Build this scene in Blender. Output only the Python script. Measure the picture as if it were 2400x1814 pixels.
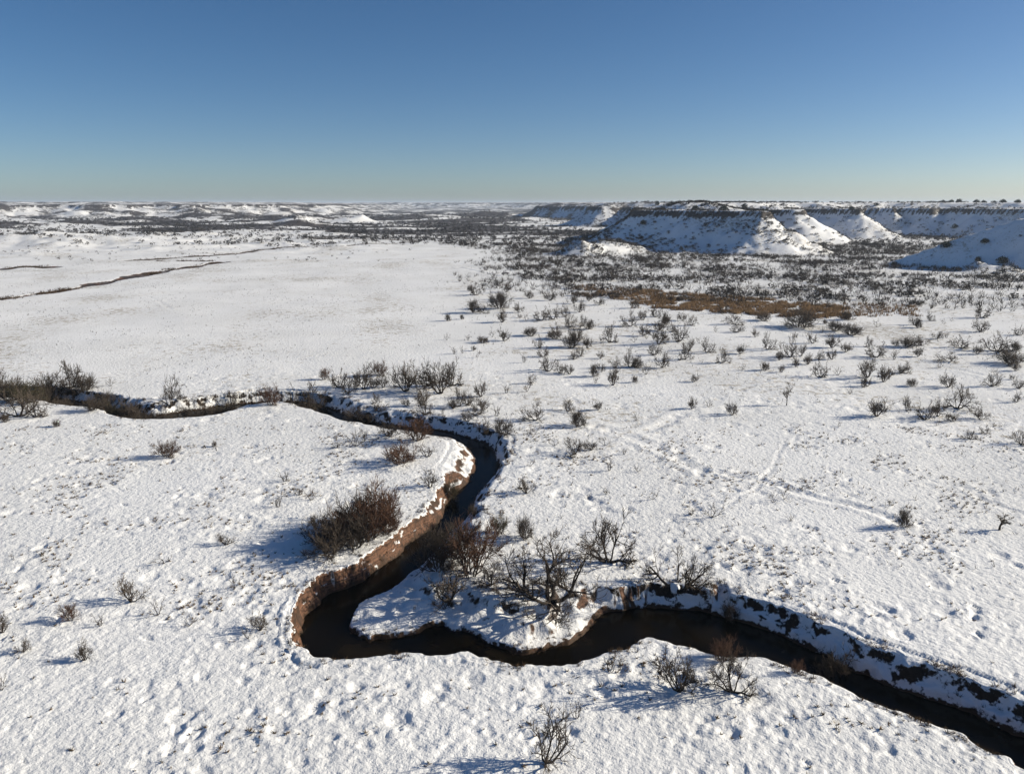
import bpy, math, random
import numpy as np
from mathutils import Vector

for _o in list(bpy.data.objects):
    bpy.data.objects.remove(_o, do_unlink=True)
scene = bpy.context.scene
COL = scene.collection
random.seed(7)
RNG = np.random.default_rng(7)

# ------------------------------------------------------------------ camera
CAM_H, PITCH, F = 30.0, math.radians(13.2), 1830.0
cam_data = bpy.data.cameras.new('camera')
cam_data.sensor_width = 36.0
cam_data.lens = 36.0 * F / 2400.0
cam_data.clip_start = 0.5
cam_data.clip_end = 120000.0
camera = bpy.data.objects.new('camera', cam_data)
COL.objects.link(camera)
camera.location = (0, 0, CAM_H)
camera.rotation_euler = (math.pi / 2 - PITCH, 0, 0)
scene.camera = camera

# ------------------------------------------------------------------ sky, sun, exposure
SUN_EL, SUN_AZ = math.radians(22.0), math.radians(8.0)     # azimuth measured from +x towards +y
world = bpy.data.worlds.new('World')
scene.world = world
world.use_nodes = True
wt = world.node_tree
for n in list(wt.nodes):
    wt.nodes.remove(n)
w_out = wt.nodes.new('ShaderNodeOutputWorld')
w_bg = wt.nodes.new('ShaderNodeBackground')
w_sky = wt.nodes.new('ShaderNodeTexSky')
w_sky.sky_type = 'NISHITA'
w_sky.sun_disc = False
w_sky.sun_elevation = SUN_EL
w_sky.sun_rotation = math.pi / 2 - SUN_AZ
w_sky.altitude = 600
w_sky.air_density = 0.68
w_sky.dust_density = 0.85
w_sky.ozone_density = 2.4
w_bg.inputs['Strength'].default_value = 0.07
w_hs = wt.nodes.new('ShaderNodeHueSaturation')
w_hs.inputs['Saturation'].default_value = 1.2
wt.links.new(w_sky.outputs[0], w_hs.inputs['Color'])
wt.links.new(w_hs.outputs[0], w_bg.inputs[0])
wt.links.new(w_bg.outputs[0], w_out.inputs[0])

sun_data = bpy.data.lights.new('sun', 'SUN')
sun_data.energy = 5.0
sun_data.angle = math.radians(0.5)
sun_data.color = (1.0, 0.915, 0.75)
sun = bpy.data.objects.new('sun', sun_data)
COL.objects.link(sun)
to_sun = Vector((math.cos(SUN_EL) * math.cos(SUN_AZ), math.cos(SUN_EL) * math.sin(SUN_AZ), math.sin(SUN_EL)))
sun.rotation_euler = (-to_sun).to_track_quat('-Z', 'Y').to_euler()
sun.location = to_sun * 200

scene.view_settings.view_transform = 'Standard'
scene.view_settings.look = 'None'
scene.view_settings.gamma = 1.0
scene.view_settings.use_curve_mapping = False
scene.view_settings.exposure = 0.38
scene.render.engine = 'CYCLES'
scene.cycles.max_bounces = 5
scene.cycles.diffuse_bounces = 3
scene.cycles.volume_bounces = 1
scene.cycles.use_denoising = True

# ------------------------------------------------------------------ photo point -> place on the ground
CP, SP = math.cos(PITCH), math.sin(PITCH)

def at(u, v, z=0.0):
    """world x, y where the sight line through photo point (u, v) meets height z"""
    r, up = (u - 1200.0) / F, -(v - 907.0) / F
    dy, dz = CP + up * SP, -SP + up * CP
    t = (z - CAM_H) / dz
    return (r * t, dy * t)

def atl(pts, z=0.0):
    return np.array([at(u, v, z) for u, v in pts])

def xat(u, y):
    return (u - 1200.0) / F * y * CP

# ------------------------------------------------------------------ noise
def _hash(ix, iy, seed):
    h = (ix.astype(np.int64) * 374761393 + iy.astype(np.int64) * 668265263 + seed * 982451653) & 0xFFFFFFFF
    h = ((h ^ (h >> 13)) * 1274126177) & 0xFFFFFFFF
    h = (h ^ (h >> 16)) & 0xFFFFFFFF
    return h

_GA = np.linspace(0, 2 * np.pi, 64, endpoint=False)
_GX, _GY = np.cos(_GA).astype(np.float32), np.sin(_GA).astype(np.float32)

def perlin(x, y, seed=0):
    ix, iy = np.floor(x), np.floor(y)
    fx, fy = (x - ix).astype(np.float32), (y - iy).astype(np.float32)
    ix, iy = ix.astype(np.int64), iy.astype(np.int64)
    u = fx * fx * fx * (fx * (fx * 6 - 15) + 10)
    v = fy * fy * fy * (fy * (fy * 6 - 15) + 10)
    def g(ox, oy):
        h = (_hash(ix + ox, iy + oy, seed) & 63).astype(np.int32)
        return _GX[h] * (fx - ox) + _GY[h] * (fy - oy)
    a = g(0, 0) * (1 - u) + g(1, 0) * u
    b = g(0, 1) * (1 - u) + g(1, 1) * u
    return (a * (1 - v) + b * v) * 1.45

def pillows(x, y, lam, seed, prob):
    """low domes of snow over grass clumps, one per jittered cell, some missing"""
    X, Y = x / lam, y / lam
    ix, iy = np.floor(X), np.floor(Y)
    out = np.zeros(x.shape, np.float32)
    for ox in (-1, 0, 1):
        for oy in (-1, 0, 1):
            h = _hash(ix + ox, iy + oy, seed)
            jx, jy = (h & 255) / 255., ((h >> 8) & 255) / 255.
            am, rr = ((h >> 16) & 255) / 255., ((h >> 24) & 255) / 255.
            rad = .42 + .42 * rr
            d2 = ((X - ix - ox - jx) ** 2 * .75 + (Y - iy - oy - jy) ** 2 * 1.2) / rad ** 2
            a = np.where(am < prob, .35 + .65 * am / np.maximum(prob, .05), 0) * rad
            out = np.maximum(out, a * np.clip(1 - d2, 0, 1) ** .8)
    return out

def fbm(x, y, octv=4, seed=0, gain=0.5):
    s, a, f = 0.0, 1.0, 1.0
    for k in range(octv):
        s = s + a * perlin(x * f, y * f, seed + 17 * k)
        a *= gain
        f *= 2.03
    return s

def sstep(a, b, x):
    t = np.clip((x - a) / (b - a), 0, 1)
    return t * t * (3 - 2 * t)

def seg_dist(px, py, poly, closed=False):
    best = np.full(px.shape, 1e12, np.float32)
    n = len(poly)
    for i in range(n if closed else n - 1):
        ax, ay = poly[i]
        bx, by = poly[(i + 1) % n]
        dx, dy = bx - ax, by - ay
        L = dx * dx + dy * dy + 1e-12
        t = np.clip(((px - ax) * dx + (py - ay) * dy) / L, 0, 1)
        d = (px - ax - t * dx) ** 2 + (py - ay - t * dy) ** 2
        np.minimum(best, d, out=best)
    return np.sqrt(best)

def inside(px, py, poly):
    c = np.zeros(px.shape, bool)
    n = len(poly)
    for i in range(n):
        ax, ay = poly[i]
        bx, by = poly[(i + 1) % n]
        if ay == by:
            continue
        hit = (ay > py) != (by > py)
        xi = ax + (py - ay) / (by - ay) * (bx - ax)
        c ^= hit & (px < xi)
    return c

def smooth_chain(P, n=3):
    """Catmull-Rom refinement of an open chain"""
    P = np.asarray(P, float)
    Q = np.vstack([2 * P[0] - P[1], P, 2 * P[-1] - P[-2]])
    out = []
    for i in range(1, len(Q) - 2):
        p0, p1, p2, p3 = Q[i - 1], Q[i], Q[i + 1], Q[i + 2]
        for k in range(n):
            t = k / n
            out.append(0.5 * ((2 * p1) + (p2 - p0) * t + (2 * p0 - 5 * p1 + 4 * p2 - p3) * t * t + (3 * p1 - p0 - 3 * p2 + p3) * t ** 3))
    out.append(P[-1])
    return np.array(out)

# ------------------------------------------------------------------ the creek: bank tops and waterlines
WATER_Z = -1.75
near_lip_a = [(-420, 930), (-160, 934), (0, 932), (85, 939), (127, 947), (190, 953), (222, 958), (253, 971), (285, 980), (316, 983),
              (364, 983), (411, 980), (475, 976), (519, 969), (554, 960), (585, 950), (633, 944), (663, 943), (704, 955),
              (752, 969), (806, 987), (869, 999), (916, 1007), (975, 1015), (1027, 1025), (1059, 1031)]
left_lip = [(1066, 1046), (1046, 1080), (1036, 1106), (1030, 1130), (1018, 1158), (992, 1186), (984, 1208), (952, 1235),
            (914, 1268), (892, 1290), (861, 1309), (842, 1328), (793, 1350), (754, 1370), (718, 1397), (691, 1430), (681, 1458),
            (680, 1499), (691, 1521)]
left_wat = [(1100, 1050), (1109, 1066), (1119, 1094), (1103, 1123), (1087, 1145), (1056, 1166), (1043, 1202), (1037, 1221),
            (1007, 1243), (985, 1256), (960, 1275), (933, 1304), (916, 1317), (886, 1336), (848, 1364), (809, 1378), (771, 1394),
            (743, 1422), (718, 1455), (706, 1480), (708, 1506), (722, 1530)]
near_lip_b = [(716, 1537), (751, 1544), (793, 1547), (834, 1544), (875, 1537), (916, 1532), (947, 1530), (985, 1535), (1040, 1535),
              (1090, 1528), (1109, 1537), (1136, 1548), (1178, 1557), (1220, 1562), (1294, 1562), (1345, 1563), (1369, 1554),
              (1387, 1545), (1414, 1533), (1444, 1523), (1466, 1518), (1495, 1510), (1518, 1500), (1548, 1504), (1590, 1513), (1647, 1527),
              (1697, 1541), (1779, 1548), (1820, 1558), (1870, 1575), (1921, 1595), (1972, 1615), (2023, 1639), (2074, 1659),
              (2125, 1678), (2152, 1690), (2193, 1703), (2233, 1717), (2270, 1744), (2315, 1765), (2359, 1775), (2372, 1795),
              (2410, 1812), (2600, 1890), (2850, 1990)]
far_lip = [(-420, 906), (-160, 908), (0, 906), (85, 911), (160, 920), (222, 930), (269, 936), (316, 939), (364, 949), (411, 946), (459, 939),
           (506, 936), (538, 933), (570, 928), (617, 925), (665, 922), (752, 934), (777, 931), (822, 942), (853, 949), (885, 965),
           (916, 977), (964, 980), (1011, 984), (1059, 990), (1106, 1004), (1144, 1015), (1163, 1037), (1179, 1053), (1190, 1075),
           (1187, 1091), (1178, 1110), (1159, 1129), (1146, 1154), (1137, 1180), (1134, 1199), (1118, 1235), (1092, 1262), (1060, 1290), (1050, 1312),
           (1062, 1335), (1100, 1362), (1160, 1378), (1230, 1382), (1300, 1372), (1370, 1366), (1440, 1372),
           (1520, 1384), (1600, 1386), (1650, 1380), (1690, 1360), (1745, 1402), (1786, 1419), (1840, 1439), (1887, 1459), (1911, 1478),
           (2006, 1518), (2057, 1537), (2108, 1562), (2176, 1581), (2226, 1603), (2294, 1619), (2345, 1627), (2400, 1659), (2600, 1740), (2850, 1850)]
far_wat = [(-420, 922), (-160, 924), (0, 922), (85, 928), (160, 940), (222, 948), (264, 958), (300, 970), (364, 975), (411, 969), (475, 960), (530, 950), (570, 941),
           (620, 936), (665, 933), (704, 938), (749, 952), (790, 965), (822, 980), (894, 994), (948, 1004), (1021, 1008), (1075, 1020), (1106, 1030),
           (1138, 1043), (1157, 1063), (1166, 1082), (1174, 1098), (1164, 1113), (1144, 1132), (1119, 1158), (1108, 1180), (1100, 1210), (1060, 1248),
           (1020, 1290), (985, 1328), (930, 1369), (903, 1391), (848, 1416), (828, 1436), (819, 1458), (820, 1477), (837, 1491), (864, 1502), (892, 1497),
           (930, 1495), (974, 1488), (1005, 1474), (1040, 1470), (1081, 1482), (1109, 1493), (1145, 1508), (1190, 1527), (1240, 1533), (1267, 1527),
           (1309, 1514), (1360, 1499), (1393, 1471), (1402, 1452), (1429, 1438), (1474, 1427), (1518, 1426), (1578, 1429), (1623, 1430),
           (1668, 1441), (1719, 1455), (1786, 1473), (1836, 1493), (1870, 1508), (1914, 1530), (1989, 1568), (2057, 1595), (2142, 1629),
           (2209, 1649), (2277, 1673), (2328, 1697), (2400, 1731), (2600, 1812), (2850, 1925)]

def offset_chain(P, d):
    T = np.gradient(P, axis=0)
    T /= np.linalg.norm(T, axis=1)[:, None] + 1e-9
    return P + np.stack([-T[:, 1], T[:, 0]], 1) * d

nla, nlb = smooth_chain(atl(near_lip_a)), smooth_chain(atl(near_lip_b))
llp, lwt = smooth_chain(atl(left_lip)), smooth_chain(atl(left_wat, WATER_Z))
near_l = np.vstack([nla, llp, nlb])
near_w = np.vstack([offset_chain(nla, 1.3)[:-1], lwt, offset_chain(nlb, 0.95)[2:]])
far_l = smooth_chain(atl(far_lip))
far_w = smooth_chain(atl(far_wat, WATER_Z))
WAT = np.vstack([near_w, far_w[::-1]])

def stand_back(L, side, need):
    """push bank-top points away from the water until the bank has a real slope"""
    L = L.copy()
    for _ in range(22):
        T = np.gradient(L, axis=0)
        T /= np.linalg.norm(T, axis=1)[:, None] + 1e-9
        nrm_ = np.stack([-T[:, 1], T[:, 0]], 1) * side
        x_, y_ = L[:, 0].astype(np.float32), L[:, 1].astype(np.float32)
        d_ = seg_dist(x_, y_, WAT, True)
        bad = (d_ < np.where(y_ > 95, need * 2.0, need)) | inside(x_, y_, WAT)
        if not bad.any():
            break
        L[bad] += nrm_[bad] * .12
        L[1:-1] = np.where(bad[1:-1, None], .5 * L[1:-1] + .25 * (L[:-2] + L[2:]), L[1:-1])
    return L

far_l = stand_back(far_l, 1.0, 1.25)
near_l = np.vstack([nla, stand_back(llp, -1.0, .75), nlb])
LIP = np.vstack([near_l, far_l[::-1]])

# ------------------------------------------------------------------ small gullies, ruts and tracks in the snow
TRACKS = [  # photo chain, depth, half width
    ([(985, 1814), (1020, 1780), (1050, 1750), (1090, 1715), (1140, 1675), (1200, 1645), (1240, 1620)], 0.16, 0.22),
    ([(1040, 1640), (1075, 1660), (1110, 1688)], 0.14, 0.25),
    ([(870, 1700), (920, 1690), (960, 1672)], 0.08, 0.2),
    ([(1000, 1814), (1060, 1780), (1100, 1768)], 0.06, 0.2),
    ([(340, 1800), (400, 1760), (480, 1725), (540, 1700)], 0.08, 0.22),
    ([(690, 1385), (676, 1440), (665, 1480), (672, 1520), (700, 1560)], 0.14, 0.2),
    ([(1700, 1190), (1735, 1165), (1775, 1145), (1785, 1125), (1812, 1095), (1825, 1060), (1840, 1036)], 0.22, 0.26),
    ([(1864, 1060), (1862, 1030), (1870, 1010)], 0.2, 0.35),
    ([(1640, 1105), (1700, 1112), (1730, 1120), (1780, 1127), (1830, 1138), (1880, 1158), (1930, 1172), (1980, 1180), (2040, 1198), (2090, 1215), (2110, 1228)], 0.55, 0.6),
    ([(1440, 1005), (1500, 1012), (1550, 995), (1585, 975), (1625, 962)], 0.5, 0.9),
    ([(1400, 1000), (1470, 1020), (1560, 1060), (1640, 1105)], 0.4, 0.9),
    ([(2265, 1140), (2290, 1160), (2320, 1175), (2380, 1195)], 0.35, 0.5),
    ([(1760, 1262), (1785, 1290), (1800, 1312)], 0.35, 0.5),
    ([(1600, 700), (1680, 712), (1760, 740), (1850, 780), (1960, 815), (2080, 842), (2160, 850), (2240, 865), (2330, 885), (2420, 900)], 0.3, 0.8),
    ([(1075, 628), (1130, 640), (1165, 647)], 1.0, 1.2),
    ([(1145, 650), (1180, 660), (1250, 668), (1320, 668)], 0.7, 1.2),
    ([(330, 690), (370, 705), (400, 725)], 0.25, 0.6),
]
DITCH = [  # little incised draws far left: photo chain, depth, half width (m)
    ([(-200, 722), (0, 702), (80, 690), (160, 678), (230, 665), (300, 652), (360, 640), (420, 630), (510, 615)], 1.3, 3.0),
    ([(300, 611), (380, 606), (450, 602), (530, 597), (600, 589), (665, 584), (760, 583), (860, 575), (985, 566)], 1.6, 3.0),
    ([(10, 630), (60, 625), (105, 627)], 1.0, 4.0),
    ([(370, 612), (440, 611)], 0.8, 2.0),
    ([(460, 612), (500, 612)], 0.8, 2.0),
    ([(735, 560), (850, 562), (985, 565)], 0.8, 2.5),
]
TRACKS_W = [(smooth_chain(atl(c)), d, w) for c, d, w in TRACKS]
DITCH_W = [(smooth_chain(atl(c)), d, w) for c, d, w in DITCH]

# ------------------------------------------------------------------ mesas and plateaus: rim outline, heights, talus run
PLATS = {
    'plateau': dict(poly=[(90, 590), (98, 574), (110, 560), (124, 543), (137, 528), (147, 515), (157, 503), (163, 508), (167, 538), (178, 600), (196, 665),
                          (212, 660), (224, 636), (233, 638), (238, 668), (255, 745), (285, 785), (300, 735), (312, 718), (322, 745), (340, 820),
                          (372, 842), (388, 812), (398, 838), (416, 795), (432, 808), (447, 745), (470, 712), (500, 670), (560, 645), (900, 600), (3500, 700),
                          (3500, 9000), (900, 9000), (420, 4200), (180, 2600), (75, 2050), (52, 1720), (150, 1560), (190, 1300), (104, 1110),
                          (122, 1072), (150, 1085), (172, 1030), (200, 1020), (213, 1000), (205, 900), (150, 830), (116, 750), (101, 650)],
                    h=25.4, run=42.0, cap=3.0, tier=5.4, t0=9.0, t1=36.0, namp=5.0, nscale=26.0, p=1.22),
    'hill': dict(crest=[(183, 395, 0.0), (200, 390, 6.5), (220, 383, 15.5), (240, 376, 23.5), (256, 371, 26.5), (330, 372, 28.0), (500, 400, 28.0), (900, 430, 28.0)], front=.74, back=.5,
                 poly=[(176, 310), (900, 310), (900, 640), (176, 640)], run=20.0, namp=10.0, nscale=20.0),
    'far_plateau': dict(poly=[(-560, 2250), (-660, 2050), (-760, 1900), (-860, 1930), (-930, 1800), (-1040, 1860), (-1120, 1740), (-1300, 1780),
                              (-1500, 1650), (-4000, 1500), (-4000, 9000), (-1200, 9000), (-700, 3400)],
                        h=27.0, run=190.0, cap=3.0, tier=6.5, t0=10.0, t1=260.0, namp=45.0, nscale=90.0, p=1.3),
    'distant_ridge': dict(poly=[(-1750, 7200), (-1200, 6600), (-700, 6900), (-350, 6200), (-100, 6500), (100, 5600), (260, 5000), (420, 4600), (420, 5400), (1200, 6000), (3000, 6000),
                                (3000, 14000), (-1900, 14000)],
                          h=34.0, run=380.0, cap=4.0, tier=6.0, t0=40.0, t1=600.0, namp=220.0, nscale=300.0, p=1.3),
}
PLAT_IDS = list(PLATS)
MOUNDS = [  # photo column, distance, height, radius along x, radius along y
    (85, 640, 7, 30, 38), (10, 600, 5, 40, 30), (205, 610, 4.5, 40, 30), (330, 640, 4, 50, 40), (470, 700, 4, 60, 40), (120, 560, 2.5, 18, 20),
    (420, 545, 2.2, 18, 14), (350, 530, 1.8, 14, 14), (520, 560, 1.6, 16, 16), (250, 700, 5, 60, 40), (600, 590, 2, 25, 18), (60, 480, 1.5, 14, 12),
    (700, 1060, 9, 36, 46), (640, 1350, 8, 60, 40), (690, 1300, 12, 22, 30), (760, 1350, 8, 60, 40), (815, 1300, 8, 26, 30), (850, 1340, 9, 14, 30), (560, 1500, 8, 90, 60),
    (980, 1700, 9, 70, 60), (1040, 1450, 6, 70, 60), (1090, 1350, 6, 80, 40), (1140, 1900, 12, 90, 60), (1240, 1500, 6, 90, 50), (450, 1500, 9, 80, 60),
    (150, 1250, 7, 70, 50), (300, 1350, 8, 80, 50), (0, 1100, 6, 80, 50), (1340, 478, 2.5, 16, 12), (1366, 474, 6.0, 9, 12), (1395, 486, 5.0, 14, 14), (1425, 505, 6.0, 16, 18), (1450, 525, 6.0, 16, 20), (1618, 500, 3.0, 6, 9),
    (2312, 358, 3.5, 4, 6), (2385, 352, 3.0, 14, 10), (2330, 345, 1.5, 14, 9),
]

def plateau_heights(x, y):
    H = np.zeros(x.shape, np.float32)
    ID = np.full(x.shape, -1, np.int8)
    CAPM = np.zeros(x.shape, np.float32)
    for k, name in enumerate(PLAT_IDS):
        P = PLATS[name]
        poly = np.array(P['poly'], float)
        reach = P['run'] * 1.5 + P['namp'] + 20
        sel = (x > poly[:, 0].min() - reach) & (x < poly[:, 0].max() + reach) & (y > poly[:, 1].min() - reach) & (y < poly[:, 1].max() + reach)
        if not sel.any():
            continue
        sx, sy = x[sel], y[sel]
        if 'crest' in P:                                # a ridge: crest line with a steep shaded front
            C = P['crest']
            h = np.zeros(sx.shape, np.float32)
            nz = fbm(sx / P['nscale'], sy / P['nscale'], 4, 55)
            for (ax, ay, az), (bx, by, bz) in zip(C[:-1], C[1:]):
                dx, dy = bx - ax, by - ay
                t = np.clip(((sx - ax) * dx + (sy - ay) * dy) / (dx * dx + dy * dy), 0, 1)
                ox, oy = sx - ax - t * dx, sy - ay - t * dy
                dd = np.hypot(ox, oy)
                sl = np.where(ox * dy - oy * dx > 0, P['front'], P['back'])
                zc = az + t * (bz - az)
                h = np.maximum(h, zc - sl * dd * (1 + .16 * nz) + .5 * nz * np.clip(dd / 6, 0, 1))
            foot = np.clip(h, 0, None)
            h = np.where(foot < 3, foot * foot / 6 + foot * .5, foot)
            H[sel] = np.maximum(H[sel], h)
            idsel = ID[sel]
            idsel[h > 0.6] = k
            ID[sel] = idsel
            continue
        d = seg_dist(sx, sy, poly, True)
        d = np.where(inside(sx, sy, poly), -d, d)
        s = P['nscale']
        n = fbm(sx / s, sy / s, 4, 5 + k)
        rid = 1 - np.abs(perlin(sx / (s * .75) + 9, sy / (s * .75), 41 + k)) * 2
        mid = np.exp(-((d - .45 * P['run']) / (.45 * P['run'])) ** 2)
        d2 = d + P['namp'] * (0.28 * n) + P['namp'] * .8 * mid * (rid - .35)
        t = np.clip(d2 / P['run'], 0, 1)
        talus = (P['h'] - P['cap']) * (1 - t) ** P['p']
        wall = sstep(1.0, 0.0, d2 / np.maximum(max(3.2, P['run'] * .03), 1.2 * spacing(sy)))
        h = np.where(d2 > 0, talus + wall * P['cap'], P['h'])
        inner = sstep(P['t0'], P['t1'], -d2 - 6 * fbm(sx / 22, sy / 22, 3, 71))
        h = h + inner * P['tier'] * (1 + .05 * n)
        h = np.where(d2 > P['run'], 0, h)
        ero = np.clip(d2 / 5, 0, 1) * np.clip((P['run'] - d2) / 8, 0, 1)
        h = h + ero * (P['h'] / 25.) * (.55 * fbm(sx / (s * .3), sy / (s * .3), 3, 58) - .8 * np.abs(perlin(sx / (s * .36), sy / (s * .36), 59)))
        H[sel] = np.maximum(H[sel], h)
        idsel = ID[sel]
        idsel[h > 0.6] = k
        ID[sel] = idsel
        c = CAPM[sel]
        c = np.maximum(c, np.exp(-((d2 - 1.2) / np.maximum(max(1.6, P['run'] * .03), .68 * spacing(sy))) ** 2))
        CAPM[sel] = c
    return H, ID, CAPM

def creek_depth(x, y):
    """bank depth below the plain, plus bed / bank factors"""
    dep = np.zeros(x.shape, np.float32)
    bank = np.zeros(x.shape, np.float32)
    sel = (y < 165) & (y > 15) & (np.abs(x) < 150)
    if sel.any():
        sx, sy = x[sel], y[sel]
        fw = np.clip(1.3 - (sy - 30) / 45, 0, 1)
        wob = 0.2 * fw * perlin(sx / 1.35, sy / 1.35, 81) + 0.3 * perlin(sx / 2.6, sy / 2.6, 82)
        wob2 = 0.2 * fw * perlin(sx / 1.35 + 40, sy / 1.35, 83) + 0.3 * perlin(sx / 2.6 + 40, sy / 2.6, 84)
        fw2 = np.clip(1.6 - (sy - 30) / 40, .25, 1)
        wob = wob + .13 * fw2 * perlin(sx / .62, sy / .62, 85)
        wob2 = wob2 + .13 * fw2 * perlin(sx / .62 + 30, sy / .62, 86)
        sx, sy = sx + wob, sy + wob2
        dl = seg_dist(sx, sy, LIP, True)
        inl = inside(sx, sy, LIP)
        near = inl | (dl < 1.5)
        dw = np.full(sx.shape, 99.0, np.float32)
        inw = np.zeros(sx.shape, bool)
        dw[near] = seg_dist(sx[near], sy[near], WAT, True)
        inw[near] = inside(sx[near], sy[near], WAT)
        z = np.zeros(sx.shape, np.float32)
        t = dw / (dw + dl + 1e-4)
        t = np.clip(t + .30 * perlin(sx / 1.5, sy / 1.5, 88) * 4 * t * (1 - t), 0, 1)
        low = 0.42 * sstep(0.0, np.maximum(.35, (sy - 30) * .009), dw)
        zb = WATER_Z - .06 + low + (-WATER_Z - .36) * sstep(0, 1.0, t) ** 1.0
        shelf = .16 * np.sin(t * 9.0 + 2.2 * perlin(sx / 3.1, sy / 3.1, 87)) * sstep(0, .2, t) * sstep(1, .75, t)
        z = np.where(inl, zb + shelf * np.clip(2.2 - (dw + dl), 0, 1), 0.0)
        z = np.where(inw, WATER_Z - 0.06 - 0.75 * np.clip(dw / 1.2, 0, 1), z)
        z = np.where(~inl & (dl < .6), 0.02 * (1 - dl / .6), z)
        dep[sel] = z
        bank[sel] = np.where(inl, 1.0, np.clip(1 - dl / .7, 0, 1)) * np.where((sy > 95) & (sx < -22), .75, 1.0)
    return dep, bank

def spacing(y):
    return np.where(y < 140, .0028, .0050) * (np.maximum(y, 20) + 15)

def terrain(x, y, full=False):
    x = np.asarray(x, np.float32)
    y = np.asarray(y, np.float32)
    H, ID, CAPM = plateau_heights(x, y)
    dep, bank = creek_depth(x, y)
    z = H + dep
    flat = 1 - np.clip(bank, 0, 1) * .72
    # broad swell of the plain
    z = z + 0.22 * fbm(x / 38, y / 38, 3, 3) * sstep(20, 60, np.hypot(x, y)) * np.where(bank > 0, .3, 1)
    # rough country beyond the plain
    left = sstep(-40, -110, x + 0.16 * (y - 480)) * sstep(430, 560, y)
    farr = sstep(700, 1200, y)
    rough = np.maximum(left, farr)
    z = z + rough * (1.1 * fbm(x / 42, y / 42, 4, 21) + .9 * np.abs(fbm(x / 90, y / 90, 3, 22)) * 1.6)
    z = z + sstep(1100, 3000, y) * 2.5 * fbm(x / 240, y / 240, 3, 23)
    for u, my, mh, rx, ry in MOUNDS:
        mx = xat(u, my)
        sel = (np.abs(x - mx) < rx * 3) & (np.abs(y - my) < ry * 3)
        if sel.any():
            qx, qy = x[sel], y[sel]
            q = np.sqrt(((qx - mx) / rx) ** 2 + ((qy - my) / ry) ** 2) + .22 * fbm(qx / rx * 1.2, qy / rx * 1.2, 3, 31)
            zz = z[sel]
            zz = zz + mh * np.clip(1 - q / 1.7, 0, 1) ** 1.35
            z[sel] = zz
    soil = np.zeros(x.shape, np.float32)
    for P, d, w in TRACKS_W:
        m = 3.5 * w
        sel = (x > P[:, 0].min() - m) & (x < P[:, 0].max() + m) & (y > P[:, 1].min() - m) & (y < P[:, 1].max() + m)
        if sel.any():
            qx, qy = x[sel], y[sel]
            q = seg_dist(qx + .5 * w * perlin(qx / (3 * w), qy / (3 * w), 91), qy + .5 * w * perlin(qx / (3 * w), qy / (3 * w), 92), P) / w
            zz = z[sel]
            zz = zz - .2 * d * np.exp(-q ** 2 * 1.2) * (.8 + .7 * perlin(qx / (6 * w), qy / (6 * w), 93)) + .15 * d * np.exp(-(q - 1.8) ** 2 * 2)
            z[sel] = zz
    for P, d, w in DITCH_W:
        m = 5 * w
        sel = (x > P[:, 0].min() - m) & (x < P[:, 0].max() + m) & (y > P[:, 1].min() - m) & (y < P[:, 1].max() + m)
        if sel.any():
            qx, qy = x[sel], y[sel]
            ww = w * (.75 + 1.1 * np.clip(perlin(qx / 17, qy / 17, 94) + .25, -.4, 1))
            q = seg_dist(qx, qy + w * .8 * perlin(qx / 9, qy / 9, 95), P) / ww
            g = sstep(1.25, .75, q)
            zz = z[sel]
            zz = zz - .3 * d * g
            z[sel] = zz
            so = soil[sel]
            so = np.maximum(so, sstep(1.5, .9, q) * (.8 + .5 * perlin(qx / 5, qy / 5, 96)))
            soil[sel] = so
    # snow lumps over grass clumps, drifted by wind
    sp = spacing(y)
    patch = .5 + .5 * np.clip(1.8 * fbm(x / 8.5, y / 8.5, 2, 51) + .35, -1, 1)
    patch = patch * (.55 + .45 * np.clip(1.6 * fbm(x / 30, y / 30, 2, 52) + .5, 0, 1))
    ca, sa = math.cos(.6), math.sin(.6)
    xr, yr = x * ca + y * sa, -x * sa + y * ca
    for lam, amp, sd in ((2.6, .10, 61), (1.1, .07, 62), (.45, .05, 64)):
        fade = np.clip(1.25 - sp / lam * 2.0, 0, 1)
        sel = (fade > 0) & (y < 400) & (y > 15)
        if not sel.any():
            continue
        n = perlin(xr[sel] / (lam * 1.25), yr[sel] / (lam * .85), sd)
        b = np.where(n > 0, n ** 1.25 * 1.3, -.35 * np.abs(n) ** 1.2)
        zz = z[sel]
        zz = zz + amp * b * fade[sel] * (.12 + 1.05 * patch[sel]) * flat[sel]
        z[sel] = zz
    for lam, amp, sd in ((.74, .065, 65), (.42, .11, 66)):
        fade = np.clip(1.45 - sp / lam * 2.0, 0, 1)
        sel = (fade > 0) & (y < 260) & (y > 15)
        if sel.any():
            pr = np.clip(-.08 + .95 * patch[sel], .05, .85)
            qx, qy = xr[sel], yr[sel]
            zz = z[sel]
            zz = zz + amp * fade[sel] * flat[sel] * pillows(qx + .25 * lam * perlin(qx / lam, qy / lam, 67), qy, lam, sd, pr)
            z[sel] = zz
    for lam, dp, sd, pb in ((1.25, .30, 68, .16), (.7, .2, 69, .22)):   # little hollows where the snow fell through the grass
        fade = np.clip(1.45 - sp / lam * 2.4, 0, 1)
        sel = (fade > 0) & (y < 200) & (y > 15)
        if sel.any():
            qx, qy = xr[sel], yr[sel]
            g = pillows(qx * 1.15, qy * .9, lam, sd, pb * np.clip(patch[sel] * 1.5 - .2, 0, 1.2))
            zz = z[sel]
            zz = zz - dp * fade[sel] * flat[sel] * sstep(.1, .5, g) * .5
            z[sel] = zz
    if not full:
        return z
    return z, H, ID, CAPM, bank, soil, patch

# ------------------------------------------------------------------ brush density over the country (0..1)
XB_Y = [0, 200, 232, 260, 300, 360, 430, 500, 560, 640, 760, 900, 1200]
XB_X = [200, 95, 70, 5, -12, -14, -18, -6, -30, -95, -150, -200, -600]

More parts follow.
